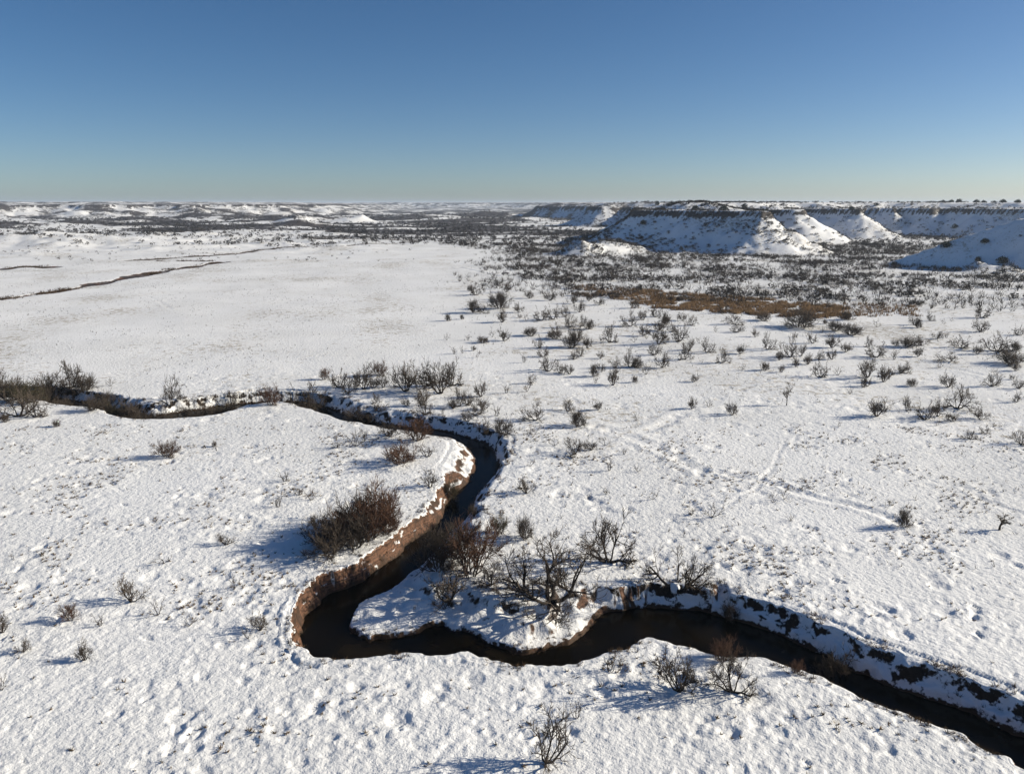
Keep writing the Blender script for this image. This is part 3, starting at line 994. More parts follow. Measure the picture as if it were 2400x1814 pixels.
# ------------------------------------------------------------------ the shrubs one can pick out: photo foot, height, width, kind, label
P_ = []
def A(u, v, h, w, kind, label=None, var=None):
    P_.append((u, v, h, w, kind, label, var))

# thicket on the left bank of the middle reach
A(893, 1230, 98, 112, 'russet', 'tallest reddish-brown shrub at the back of the thicket left of the creek')
A(835, 1240, 84, 100, 'dense', 'dark shrub in the middle of the thicket left of the creek')
A(868, 1263, 90, 104, 'russet', 'brown shrub on the creek side of the thicket left of the creek')
A(765, 1275, 74, 100, 'dense', 'grey shrub at the left end of the thicket left of the creek')
A(775, 1300, 70, 120, 'dense', 'low dark shrub at the front foot of the thicket left of the creek')
A(835, 1283, 80, 90, 'dense', 'dark shrub at the front right of the thicket left of the creek')
A(810, 1262, 78, 96, 'russet', 'brown shrub buried in the heart of the thicket left of the creek')
A(905, 1250, 70, 80, 'russet', 'low rusty shrub at the right foot of the thicket left of the creek')
# brush on the right bank opposite
A(1105, 1348, 128, 130, 'russet', 'big rusty shrub on the right bank behind the forked tree')
A(1025, 1335, 100, 110, 'dense', 'dark shrub leaning over the water across from the thicket')
A(1060, 1305, 70, 100, 'dense', 'dusky shrub low on the shaded right bank beside the narrows')
A(1150, 1372, 60, 90, 'mesquite', 'low dark bush at the left foot of the forked tree')
A(1290, 1412, 135, 270, 'tree', 'big forked bare mesquite tree on the creek peninsula, casting long shadows')
A(1056, 1404, 78, 105, 'vase', 'small bare fan-shaped shrub left of the big forked tree', 1)
A(1036, 1418, 35, 70, 'sparse', 'low dark sprawling twigs under the small fan-shaped shrub')
A(1426, 1318, 112, 130, 'mesquite', 'full round bare shrub above right of the big forked tree')
A(1582, 1372, 90, 130, 'split', 'split tree with snow caught in its fork, right of the forked tree')
A(1229, 1263, 55, 45, 'dense', 'small dense bush right of the pair beside the right bank')
A(1170, 1250, 48, 48, 'olive', 'small bushy shrub right beside the shaded right bank snow')
A(1234, 1156, 38, 42, 'vase', 'small open shrub on the snow above the pair of bank bushes')
A(1242, 1092, 26, 30, 'sparse', 'thin twiggy shrub right of the dark creek bend')
A(936, 1086, 50, 92, 'russet', 'wide brown bush alone on the snow inside the upper bend')
A(1000, 1070, 38, 70, 'sparse', 'wispy pale twigs right against the wide brown bush')
A(1008, 1143, 44, 40, 'vase', 'upright feathery shrub with tan grass at its foot near the bend')
A(1058, 1160, 50, 40, 'olive', 'olive bush hanging over the left bank of the bend')
A(1109, 1212, 32, 30, 'dense', 'small dark bush at the water edge of the shaded right bank')
A(392, 1070, 40, 55, 'russet', 'lone reddish bush on the open snow at left')
A(503, 1046, 13, 14, 'dense', 'tiny dark tuft right of the lone reddish bush')
A(833, 1045, 42, 55, 'sparse', 'thin leafless shrub left of the creekside pair of dark bushes')
A(853, 1032, 36, 30, 'sparse', 'second thin leafless shrub, just behind the first by the creek')
A(912, 1023, 45, 50, 'mesquite', 'dark shrub at the lip of the creek above the wide brown bush')
A(977, 1032, 55, 75, 'russet', 'dense dark brown bush on the creek lip with tan grass below it')
A(935, 1018, 40, 35, 'sparse', 'spindly stem cluster between the two dark creek lip bushes')
A(836, 985, 28, 60, 'dense', 'low dark brush hugging the far creek bank below the snow slumps')
A(635, 950, 40, 36, 'russet', 'rusty bush standing on the near lip of the creek')
A(708, 938, 68, 60, 'mesquite', 'tall dark tree-like shrub where the creek narrows')
A(730, 934, 66, 50, 'mesquite', 'second tall dark shrub right where the creek narrows')
# row behind the creek
A(761, 890, 24, 26, 'russet'); A(796, 909, 42, 36, 'mesquite'); A(818, 921, 38, 26, 'mesquite'); A(853, 913, 52, 48, 'vase')
A(888, 880, 30, 38, 'russet', 'roundish reddish bush topping the row behind the creek')
A(878, 910, 24, 30, 'vase'); A(898, 909, 32, 30, 'vase'); A(951, 918, 62, 66, 'vase', 'broad fan-shaped shrub in the middle of the row behind the creek')
A(1032, 923, 68, 80, 'vase', 'largest fan-shaped shrub at the right of the row behind the creek')
A(1060, 905, 55, 40, 'mesquite'); A(1000, 905, 45, 50, 'mesquite'); A(980, 915, 30, 36, 'sparse'); A(924, 905, 35, 24, 'sparse')
A(840, 905, 35, 30, 'vase'); A(780, 905, 26, 26, 'sparse'); A(835, 912, 20, 24, 'sparse')
A(880, 945, 22, 26, 'mesquite'); A(952, 952, 18, 24, 'vase'); A(996, 972, 46, 40, 'mesquite'); A(990, 950, 40, 36, 'vase'); A(1038, 970, 18, 20, 'sparse')
A(1075, 953, 40, 36, 'mesquite'); A(1098, 950, 34, 34, 'mesquite'); A(1062, 958, 25, 26, 'vase'); A(1115, 975, 36, 50, 'mesquite'); A(1097, 988, 30, 34, 'vase')
A(1128, 930, 36, 26, 'vase'); A(1165, 975, 26, 28, 'sparse'); A(1130, 960, 26, 32, 'vase')
A(1135, 1004, 40, 44, 'mesquite', 'dark spiky bush at the right lip above the dark creek bend')
A(1179, 1020, 42, 46, 'dense', 'rounded bush with rusty foot right of the dark creek bend')
A(1255, 985, 45, 66, 'mesquite', 'wide dark bush on the snow right of the creek bend shrubs')
A(1354, 999, 40, 46, 'dense', 'compact dark spiky bush at the head of the little gully')
A(1345, 1065, 42, 60, 'mesquite', 'tangled grey bush below the compact dark spiky bush')
A(1385, 1055, 26, 36, 'vase'); A(1300, 1045, 24, 40, 'sparse'); A(1418, 1045, 28, 40, 'sparse'); A(1428, 1103, 40, 28, 'sparse'); A(1463, 1065, 20, 20, 'sparse')
A(1245, 1018, 26, 24, 'sparse'); A(1495, 1105, 16, 30, 'sparse'); A(1530, 1170, 30, 30, 'sparse'); A(1420, 1158, 20, 24, 'sparse'); A(1380, 1165, 14, 16, 'sparse')
A(1620, 1205, 26, 30, 'sparse'); A(1668, 1212, 36, 60, 'sparse', 'tangle of pale brush in the open snow below the rut'); A(1698, 1175, 18, 24, 'sparse')
A(1402, 961, 20, 24, 'vase'); A(1329, 964, 24, 36, 'vase'); A(1490, 985, 22, 22, 'sparse')
A(1622, 958, 24, 22, 'vase'); A(1660, 954, 18, 26, 'sparse'); A(1716, 973, 30, 30, 'vase', 'bare vase-shaped shrub lower left of the lone round-crowned tree')
# flat right of the creek
for e in [(1114, 692, 26, 34, 'mesquite'), (1111, 733, 27, 38, 'dense'), (1136, 735, 18, 24, 'mesquite'), (1171, 723, 32, 52, 'dense', 'wide dark bush at the far left of the shrubby flat'), (1177, 756, 28, 24, 'vase'),
          (1187, 685, 20, 26, 'vase'), (1244, 787, 18, 36, 'dense'), (1131, 804, 14, 28, 'dense'), (1180, 799, 26, 30, 'vase'), (1155, 790, 20, 22, 'sparse'),
          (1232, 752, 20, 18, 'sparse'), (1216, 733, 20, 26, 'vase'), (1269, 752, 30, 36, 'mesquite'), (1297, 749, 32, 28, 'mesquite'), (1325, 742, 28, 24, 'mesquite'),
          (1240, 700, 20, 26, 'vase'), (1290, 705, 22, 30, 'vase'), (1345, 712, 20, 22, 'vase'), (1380, 706, 18, 22, 'vase'), (1405, 715, 16, 28, 'vase'),
          (1358, 732, 26, 28, 'vase'), (1335, 768, 28, 34, 'mesquite'), (1366, 765, 24, 24, 'mesquite'), (1382, 772, 20, 24, 'dense'), (1304, 780, 22, 26, 'mesquite'),
          (1301, 794, 18, 40, 'dense'), (1352, 797, 30, 40, 'mesquite'), (1342, 815, 34, 44, 'dense', 'dark double bush in the middle of the flat'), (1377, 816, 26, 24, 'vase'), (1430, 803, 40, 40, 'mesquite', 'upright fan shrub just right of the dark double bush'),
          (1478, 765, 32, 44, 'mesquite'), (1508, 750, 22, 30, 'vase'), (1535, 743, 28, 30, 'mesquite'), (1557, 759, 26, 30, 'vase'), (1592, 800, 42, 42, 'mesquite', 'tall tuft-like shrub in the middle of the flat'),
          (1544, 808, 42, 44, 'vase'), (1509, 787, 26, 30, 'vase'), (1487, 802, 20, 24, 'sparse'), (1487, 723, 22, 26, 'vase'), (1573, 778, 24, 26, 'mesquite'),
          (1545, 775, 22, 28, 'vase'), (1620, 763, 22, 24, 'mesquite'), (1600, 752, 18, 26, 'vase'), (1655, 826, 32, 38, 'mesquite'), (1617, 820, 24, 24, 'vase'),
          (1604, 843, 34, 34, 'mesquite'), (1552, 862, 34, 36, 'vase'), (1535, 832, 28, 34, 'mesquite'), (1693, 851, 32, 32, 'mesquite'), (1475, 860, 40, 42, 'mesquite', 'dark crooked shrub at the near side of the middle flat'),
          (1492, 861, 20, 28, 'dense'), (1442, 862, 24, 28, 'mesquite'), (1515, 878, 24, 24, 'sparse'), (1392, 882, 26, 20, 'dense'), (1396, 899, 20, 18, 'sparse'),
          (1437, 903, 36, 34, 'vase'), (1487, 896, 14, 14, 'dense'), (1282, 870, 40, 36, 'mesquite', 'black crooked shrub at the left near side of the flat'), (1313, 875, 28, 28, 'mesquite'), (1335, 877, 22, 28, 'vase'),
          (1263, 816, 26, 24, 'mesquite'), (1274, 836, 22, 30, 'mesquite'), (1345, 843, 22, 32, 'mesquite'), (1361, 834, 20, 14, 'mesquite'), (1234, 918, 32, 24, 'sparse'),
          (1245, 898, 20, 20, 'mesquite'), (1187, 922, 22, 24, 'sparse'), (1228, 850, 20, 20, 'sparse'), (1118, 838, 20, 22, 'sparse'), (1064, 830, 18, 20, 'sparse'),
          (1700, 735, 26, 30, 'mesquite'), (1728, 779, 20, 34, 'mesquite'), (1722, 761, 22, 44, 'mesquite'), (1956, 776, 22, 42, 'dense'),
          (1994, 786, 24, 52, 'dense'), (1985, 750, 18, 36, 'dense'), (1790, 752, 18, 36, 'dense'), (1797, 819, 36, 36, 'mesquite'), (1852, 838, 46, 46, 'mesquite', 'tall bushy shrub of a pair right of centre'),
          (1877, 834, 26, 26, 'vase'), (1950, 815, 28, 34, 'vase'), (1982, 825, 20, 30, 'vase'), (1921, 844, 22, 30, 'mesquite'), (1950, 843, 24, 24, 'vase'),
          (1905, 805, 22, 24, 'vase'), (2035, 813, 22, 24, 'mesquite'), (2096, 843, 26, 24, 'sparse'), (2099, 811, 14, 20, 'vase'),
          (2127, 813, 20, 48, 'dense'), (2159, 810, 20, 34, 'vase'), (2152, 836, 22, 24, 'vase'), (2197, 794, 16, 26, 'vase'), (2250, 816, 26, 48, 'mesquite'),
          (2336, 824, 40, 66, 'mesquite', 'sprawling crooked shrub near the right edge above the dark clump'), (2372, 822, 22, 34, 'mesquite'), (2225, 848, 20, 54, 'mesquite'), (2298, 778, 34, 38, 'mesquite'),
          (2387, 786, 22, 26, 'mesquite'), (2143, 762, 26, 28, 'mesquite'), (2178, 752, 20, 24, 'mesquite'), (2300, 745, 32, 34, 'mesquite'), (1921, 884, 38, 36, 'mesquite'),
          (2070, 895, 34, 36, 'vase'), (2124, 875, 24, 32, 'mesquite'), (2021, 908, 22, 20, 'vase'), (2034, 906, 22, 18, 'vase'), (1991, 923, 18, 20, 'sparse'),
          (1792, 868, 18, 20, 'dense'), (1833, 872, 16, 20, 'vase'), (1865, 860, 20, 20, 'vase'), (1893, 854, 22, 26, 'vase'), (1826, 844, 18, 22, 'vase'), (1965, 879, 18, 30, 'sparse'),
          (1740, 868, 14, 22, 'sparse'), (1735, 830, 20, 24, 'vase'), (1770, 790, 18, 18, 'vase'), (2222, 908, 30, 36, 'vase'), (2387, 911, 26, 28, 'mesquite'),
          (2124, 963, 30, 28, 'vase'), (2168, 984, 42, 30, 'mesquite'), (2197, 976, 34, 30, 'vase'), (2235, 988, 24, 40, 'vase'),
          (2298, 984, 26, 38, 'vase'), (2383, 943, 24, 26, 'mesquite'), (1964, 999, 16, 20, 'sparse'), (2276, 1029, 24, 34, 'mesquite'), (2311, 1016, 22, 26, 'mesquite'),
          (2393, 1041, 38, 40, 'mesquite'), (2195, 998, 24, 16, 'sparse'), (2085, 1184, 18, 18, 'sparse'), (1811, 1177, 28, 16, 'sparse'), (1838, 1170, 24, 26, 'sparse'),
          (1852, 1221, 18, 26, 'sparse'), (2290, 830, 20, 26, 'vase'), (2137, 905, 16, 24, 'dense')]:
    A(*e)
A(1877, 767, 36, 90, 'dense', 'wide low dark bush at the right end of the rust grass strip')
A(2054, 838, 34, 46, 'mesquite', 'dark goblet-shaped shrub right of centre on the flat, on forked legs')
A(2365, 852, 28, 76, 'dense', 'broad dark clump at the right edge below the scrub belt')
A(2035, 884, 42, 50, 'vase', 'tall open vase-shaped shrub with its smaller mate at its right')
A(2323, 906, 36, 46, 'mesquite', 'dark rounded shrub near the right edge above the wriggling tall shrub')
A(1843, 951, 47, 40, 'lone', 'lone small round-crowned tree on clean snow with a long shadow', 0)
A(2244, 958, 50, 62, 'mesquite', 'wriggling tall shrub with crooked stems at right', 1)
A(2054, 976, 38, 54, 'vase', 'spreading spiky shrub right of the lone round-crowned tree')
A(2118, 1234, 44, 38, 'dense', 'dark bush at the end of the blue-shadowed rut at right')
A(2342, 1242, 40, 42, 'lone', 'small goblet-shaped bare tree by itself near the right edge', 1)
# foreground
A(1279, 1788, 98, 96, 'vase', 'open bare shrub at the bottom edge in lumpy snow')
A(1351, 1683, 48, 42, 'sparse', 'small thin shrub above the bottom-edge shrub')
A(1590, 1620, 80, 104, 'vase', 'left one of two bare shrubs in front of the creek at right')
A(1716, 1622, 80, 104, 'mesquite', 'right one of two bare shrubs in front of the creek at right')
A(1680, 1590, 38, 34, 'sparse', 'thin upright twigs between the two bare shrubs by the creek')
A(1430, 1574, 46, 50, 'sparse', 'crooked sparse shrub beside the notch in the near bank')
A(1453, 1570, 36, 24, 'sparse', 'single thin sprig right beside the notch in the near bank')
A(1694, 1545, 44, 70, 'russet', 'rusty brush on the muddy bar of the near bank')
A(1867, 1578, 30, 30, 'russet', 'small rusty tuft overhanging the water on the near bank')
A(1714, 1406, 40, 44, 'dense', 'dark bush at the head of the shaded right bank')
A(1979, 1520, 78, 80, 'vase', 'pale feathery shrub on the far lip of the lower right reach')
A(1935, 1520, 40, 60, 'dense', 'dark brush below the pale feathery shrub on the far bank')
A(308, 1411, 52, 62, 'vase', 'largest bare shrub on the left foreground snow')
A(165, 1452, 36, 44, 'russet', 'dark rusty low bush left of the largest left foreground shrub')
A(235, 1466, 28, 34, 'sparse', 'slanting twigs between the rusty low bush and largest left shrub')
A(371, 1441, 36, 50, 'sparse', 'thorny tangle right of the largest left foreground shrub')
A(198, 1547, 40, 40, 'vase', 'small shrub with rusty foot in the lower left')
A(55, 1527, 28, 32, 'vase', 'small shrub near the left edge in the foreground')
A(5, 1482, 42, 40, 'vase', 'shrub cut by the left edge in the foreground')
A(4, 1617, 36, 34, 'sparse', 'twiggy sprig at the left edge, lowest of the left shrubs')
A(529, 1277, 26, 40, 'vase', 'low shrub left of the thicket shadow')
A(610, 1477, 42, 44, 'vase', 'small bush left of the bare clay bend')
A(580, 1496, 30, 36, 'sparse', 'thin sprig in front of the small bush left of clay bend')
A(444, 1466, 26, 50, 'sparse', 'low scratchy brush midway between left shrubs and the clay bend')
A(382, 1320, 28, 56, 'sparse', 'pale low brush above the largest left foreground shrub')
A(551, 1378, 34, 30, 'sparse', 'faint sprig on the snow left above the clay bend')
A(33, 1312, 24, 20, 'sparse', 'tiny branching sprig alone near the left edge')
A(652, 1188, 32, 40, 'sparse', 'pale open shrub left of the thicket top')
A(668, 1128, 28, 40, 'sparse', 'second pale open shrub, behind the first left of the thicket')
A(700, 1160, 24, 40, 'sparse'); A(730, 1172, 30, 40, 'sparse'); A(746, 1000, 16, 14, 'sparse'); A(790, 1050, 20, 30, 'sparse')
# left reach
A(9, 932, 46, 50, 'mesquite', 'dark crooked shrub at the left edge behind the creek')
A(51, 905, 32, 44, 'vase'); A(47, 976, 42, 82, 'mesquite', 'wide dark shrub on the near bank at the left edge')
A(86, 978, 34, 32, 'mesquite', 'smaller shrub right against the wide dark left bank shrub')
A(12, 990, 22, 18, 'dense'); A(133, 1000, 18, 18, 'dense', 'tiny bush with a shadow in front of the left reach')
A(60, 945, 36, 70, 'olive', 'olive brush filling the creek at far left'); A(120, 941, 42, 76, 'dense', 'dark round brush in the creek bed at left')
A(171, 945, 44, 60, 'mesquite', 'black crooked brush in the creek bed left of the slender tree'); A(218, 934, 48, 28, 'lone', 'slender pale tree standing behind the left reach', 0)
A(259, 905, 18, 24, 'sparse'); A(238, 948, 24, 44, 'dense'); A(297, 952, 40, 30, 'mesquite', 'leaning dark stem right of the slender pale tree')
A(330, 972, 32, 34, 'mesquite'); A(405, 978, 48, 50, 'mesquite', 'crooked leafless shrub at the lowest dip of left reach')
A(430, 960, 34, 34, 'mesquite'); A(475, 957, 34, 50, 'mesquite'); A(544, 953, 28, 24, 'mesquite'); A(455, 965, 26, 40, 'dense'); A(215, 962, 20, 40, 'dense')

for e in [(95, 930, 34, 56, 'dense'), (200, 948, 30, 50, 'dense'), (232, 942, 26, 40, 'olive'), (312, 950, 26, 40, 'dense'), (440, 956, 26, 40, 'dense'), (470, 948, 26, 40, 'mesquite'), (395, 966, 24, 40, 'dense'), (545, 944, 26, 36, 'dense'), (625, 934, 22, 40, 'dense'), (720, 940, 34, 44, 'dense'), (40, 930, 36, 50, 'mesquite'),
          (250, 955, 26, 40, 'dense'), (285, 948, 24, 40, 'olive'), (350, 962, 24, 36, 'dense'), (380, 957, 26, 36, 'mesquite'), (500, 950, 24, 40, 'dense'), (520, 946, 22, 36, 'olive'), (575, 940, 22, 36, 'dense'),
          (600, 936, 20, 34, 'dense'), (665, 931, 24, 36, 'dense'), (690, 934, 30, 40, 'mesquite'), (150, 936, 26, 50, 'dense'), (25, 940, 34, 60, 'dense'), (865, 990, 24, 44, 'dense'), (890, 996, 28, 40, 'mesquite')]:
    A(*e)
ZONES = [
    (lambda u, v: u < 620 and v < 1000, 'bare dark shrub crowding the creek bed at far left', 'shrubs crowding the left reach of the creek'),
    (lambda u, v: u < 1240 and 870 < v < 1012, 'leafless shrub in the straggling row just behind the upper creek', 'shrub row behind the upper creek'),
    (lambda u, v: u < 830 and v >= 1000, 'faint thin sprig on the snow left of the creek', 'thin sprigs left of the creek'),
    (lambda u, v: u >= 1000 and v < 772, 'small leafless shrub on the flat near the rust grass strip', 'shrubs near the rust grass strip'),
    (lambda u, v: u < 1720 and v < 1000, 'leafless mesquite shrub scattered on the middle of the snow flat', 'shrubs on the middle of the snow flat'),
    (lambda u, v: u >= 1720 and v < 1045, 'leafless mesquite shrub scattered on the right side of the snow flat', 'shrubs on the right side of the snow flat'),
    (lambda u, v: True, 'thin pale sprig on the trampled snow right of the creek', 'thin sprigs right of the creek'),
]
LANDMARKS = [(1171, 723, 'the wide dark far-left bush'), (1342, 815, 'the dark double bush mid-flat'), (1592, 800, 'the tall tuft-like shrub'), (1475, 860, 'the near dark crooked shrub'),
             (1852, 838, 'the tall bushy pair'), (1282, 870, 'the black crooked left shrub'), (2336, 824, 'the sprawling crooked shrub'),
             (1655, 705, 'the rust grass strip'), (1430, 803, 'the upright fan shrub mid-flat'), (2054, 1100, 'the open trampled snow at right'), (1530, 1120, 'the trampled snow by the rut'), (700, 1165, 'the thicket'),
             (1843, 951, 'the lone round-crowned tree'), (2244, 958, 'the wriggling tall shrub'), (2054, 838, 'the dark goblet-shaped shrub'),
             (1877, 767, 'the bush ending the rust grass'), (2365, 852, 'the broad right-edge clump'), (1354, 999, 'the compact dark spiky bush'),
             (1032, 923, 'the largest fan-shaped shrub'), (951, 918, 'the broad fan-shaped shrub'), (888, 880, 'the roundish reddish bush'), (708, 938, 'the tall creek-narrows shrubs'),
             (218, 934, 'the slender pale tree'), (405, 978, 'the creek-dip shrub'), (2118, 1234, 'the dark bush ending the rut'), (2054, 976, 'the spreading spiky shrub'),
             (1345, 1065, 'the tangled grey bush'), (1668, 1212, 'the tangle of pale brush'), (936, 1086, 'the wide brown bush'), (2323, 906, 'the dark rounded right shrub'),
             (1255, 985, 'the wide dark bend bush'), (2035, 884, 'the tall vase-shaped shrub')]
KINDW = {'vase': 'open fan-shaped shrub', 'mesquite': 'crooked bare shrub', 'dense': 'dense dark bush', 'russet': 'reddish bush', 'olive': 'olive bush', 'sparse': 'thin sparse sprig'}
taken = set(p[5] for p in P_ if p[5])
def relate(u, v, h, kind):
    """a phrase that singles a shrub out by its look and a landmark beside it"""
    size = 'low' if h < 17 else ('small' if h < 25 else ('middling' if h < 33 else 'tall'))
    for lm in sorted(LANDMARKS, key=lambda q: math.hypot(q[0] - u, 1.8 * (q[1] - v)))[:7]:
        du, dv = u - lm[0], v - lm[1]
        r = math.hypot(du, 1.8 * dv)
        if r > 330:
            break
        side = ('right of' if du > 0 else 'left of') if abs(du) > 1.8 * abs(dv) else ('in front of' if dv > 0 else 'behind')
        how = 'close ' if r < 60 else ('' if r < 150 else 'well ')
        for cand in ('%s %s %s%s %s' % (size, KINDW[kind], how, side, lm[2]),):
            if cand not in taken:
                taken.add(cand)
                return cand
    return None
SEAT = on_ground_many([(p[0], p[1]) for p in P_])
for k_, (u, v, h, w, kind, label, var) in enumerate(P_):
    if u < 560 and 925 < v < 985 and kind != 'lone':
        h, w = h * 1.3, w * 1.15
    group = None
    if label is None:
        label = relate(u, v, h, kind)
        for test, lab, grp in ZONES:
            if test(u, v):
                group = grp
                label = label or lab
                break
    put_plant(u, v, h, w, kind, label, group, whole=(h < 24 or kind == 'sparse'), var=var, xyz=tuple(float(q) for q in SEAT[k_]))

# small shrubs between them, on the flat right of the creek
cand_uv = []
while len(cand_uv) < 45:
    v = random.uniform(668, 905)
    u = random.uniform(1010, 2390)
    if v < 668 + max(0, (1130 - u)) * .5 or (1360 < u < 1960 and v < 742) or (u > 1900 and v < 745):
        continue
    if fbm(np.array([u / 150.]), np.array([v / 60.]), 2, 200)[0] < -.12:
        continue
    cand_uv.append((u, v))
SEAT2 = on_ground_many(cand_uv)
for (u, v), q in zip(cand_uv, SEAT2):
    for test, lab, grp in ZONES:
        if test(u, v):
            break
    kd, hh = random.choice(['vase', 'sparse', 'mesquite', 'sparse', 'dense']), random.uniform(9, 19)
    put_plant(u, v, hh, None, kd, relate(u, v, hh, kd) or lab, grp, whole=True, xyz=tuple(float(c) for c in q))

# ------------------------------------------------------------------ small scattered growth, joined (nobody could count it)
def spikes(rng, n, base, lo, hi, w, tilt, mid=False):
    """n thin three-sided tapering stalks from a common foot; returns V, F (tris)"""
    V, Fc = [], []
    for k in range(n):
        a, t = rng.uniform(0, 2 * np.pi), rng.uniform(*tilt)
        d = np.array([math.cos(a) * math.sin(t), math.sin(a) * math.sin(t), math.cos(t)])
        L = rng.uniform(lo, hi)
        st = rng.uniform(0, .45) if mid else 0
        b = np.array([math.cos(a) * base * rng.uniform(0, 1), math.sin(a) * base * rng.uniform(0, 1), -.03]) + d * L * st
        s = np.cross(d, [0.3, .5, .8]); s /= np.linalg.norm(s)
        q = np.cross(d, s)
        ww = w * rng.uniform(.6, 1.3)
        i = len(V)
        V += [b + s * ww, b - .5 * ww * s + .87 * ww * q, b - .5 * ww * s - .87 * ww * q, b + d * L]
        Fc += [(i, i + 1, i + 3), (i + 1, i + 2, i + 3), (i + 2, i, i + 3)]
    return np.array(V), np.array(Fc)

def leafy(rng, n, w):
    """rounded bush of n small leaf-sized faces spread through its volume, lumpy outline, unit height"""
    V, Fc = [], []
    lumps = rng.normal(0, 1, (6, 3))
    lumps /= np.linalg.norm(lumps, axis=1)[:, None]
    for k in range(n):
        d = rng.normal(0, 1, 3); d /= np.linalg.norm(d)
        d[2] = abs(d[2]) if rng.uniform() < .5 else d[2]
        r = (.32 + .2 * max(0, (lumps @ d).max())) * rng.uniform(.55, 1.05)
        c = np.array([d[0] * r * 1.05, d[1] * r * 1.05, .36 + d[2] * r * 1.1])
        c[2] = max(c[2], .03)
        a, b = rng.normal(0, 1, 3), rng.normal(0, 1, 3)
        a /= np.linalg.norm(a); b -= b.dot(a) * a; b /= np.linalg.norm(b)
        i = len(V)
        V += [c + a * w, c - a * w * .6 + b * w * .8, c - a * w * .6 - b * w * .8]
        Fc.append((i, i + 1, i + 2))
    return np.array(V), np.array(Fc)

def scatter(name, xyz, size, templates, mat, label, cat, zs=None, kind='stuff'):
    xyz = np.asarray(xyz, np.float32)
    size = np.asarray(size, np.float32)
    n = len(xyz)
    pick = RNG.integers(0, len(templates), n)
    rot = RNG.uniform(0, 2 * np.pi, n)
    AV, AF, off = [], [], 0
    for k, (tv, tf) in enumerate(templates):
        ids = np.where(pick == k)[0]
        if not len(ids):
            continue
        c, s = np.cos(rot[ids])[:, None], np.sin(rot[ids])[:, None]
        w = size[ids][:, None] * (1 if zs is None else 1)
        X = (tv[None, :, 0] * c - tv[None, :, 1] * s) * w + xyz[ids, 0][:, None]
        Y = (tv[None, :, 0] * s + tv[None, :, 1] * c) * w + xyz[ids, 1][:, None]
        Z = tv[None, :, 2] * w * (1 if zs is None else zs) + xyz[ids, 2][:, None]
        AV.append(np.stack([X, Y, Z], -1).reshape(-1, 3))
        AF.append((tf[None] + (np.arange(len(ids)) * len(tv))[:, None, None]).reshape(-1, 3) + off)
        off += len(ids) * len(tv)
    return link(name, mesh_np(name, np.vstack(AV), np.vstack(AF), mat, shade=False), kind=kind, label=label, category=cat)

rng = np.random.default_rng(99)
T_TWIGGY = [spikes(rng, 10, .14, .6, 1.05, .04, (.1, 1.1), True) for _ in range(6)]
T_LEAFY = [leafy(rng, 28, .16) for _ in range(6)]
T_SPRIG = [spikes(rng, 3, .12, .5, 1.0, .05, (.1, 1.0), True) for _ in range(8)]
T_TUFT = [spikes(rng, 7, .3, .5, 1.0, .10, (.2, 1.2)) for _ in range(6)]

def sample(n, x0, x1, y0, y1, dens, log=False):
    """points in a world box kept by a density function"""
    if log:
        y = np.exp(RNG.uniform(math.log(y0), math.log(y1), n))
    else:
        y = np.sqrt(RNG.uniform(y0 * y0, y1 * y1, n))
    x = RNG.uniform(-.72, .72, n) * y
    keep = (x > x0) & (x < x1)
    x, y = x[keep], y[keep]
    k = RNG.uniform(0, 1, len(x)) < dens(x, y)
    return x[k], y[k]

def sample_box(n, x0, x1, y0, y1, dens):
    x, y = RNG.uniform(x0, x1, n), RNG.uniform(y0, y1, n)
    k = RNG.uniform(0, 1, n) < dens(x, y)
    return x[k], y[k]

def ground_pts(x, y, sink=.03):
    return np.stack([x, y, terrain(x, y) - sink], 1)

def flat_only(x, y):
    H, _, _ = plateau_heights(x.astype(np.float32), y.astype(np.float32))
    return H < .8

# scrub belt in front of and around the mesa
x, y = sample(56000, -60, 500, 215, 600, lambda x, y: brush_density(x, y) * .68 * (flat_only(x, y)))
scatter('scrub_brush', ground_pts(x, y), RNG.uniform(.8, 2.5, len(x)), T_TWIGGY, M_STUFF, 'grey leafless scrub covering the flat around the mesa foot', 'scrub')
x, y = sample(30000, -60, 500, 245, 620, lambda x, y: np.clip(brush_density(x, y) * 1.7 - .8, 0, 1) * .6 * flat_only(x, y))
scatter('dark_scrub', ground_pts(x, y), RNG.uniform(1.1, 3.0, len(x)), T_LEAFY, M_STUFF, 'dark rounded scrub in the belt below the mesa', 'scrub', zs=.8)
# far brushland
x, y = sample(22000, -2000, 2000, 560, 2200, lambda x, y: brush_density(x, y) * .75 * flat_only(x, y), log=True)
scatter('far_brushland', ground_pts(x, y), RNG.uniform(1.6, 3.6, len(x)) * (1 + y / 2500), T_LEAFY, M_STUFF, 'dark brushland in bands across the far valley', 'brush', zs=.75)
# rough country at left
x, y = sample(26000, -600, -40, 420, 900, lambda x, y: sstep(-45, -115, x + .14 * (y - 480)) * np.clip(.15 + .7 * fbm(x / 30, y / 30, 3, 141), 0, 1) * .5)
scatter('left_scrub', ground_pts(x, y), RNG.uniform(.6, 1.9, len(x)), T_TWIGGY + T_LEAFY[:2], M_STUFF, 'sparse scrub over the hummocks at far left', 'scrub', zs=.8)
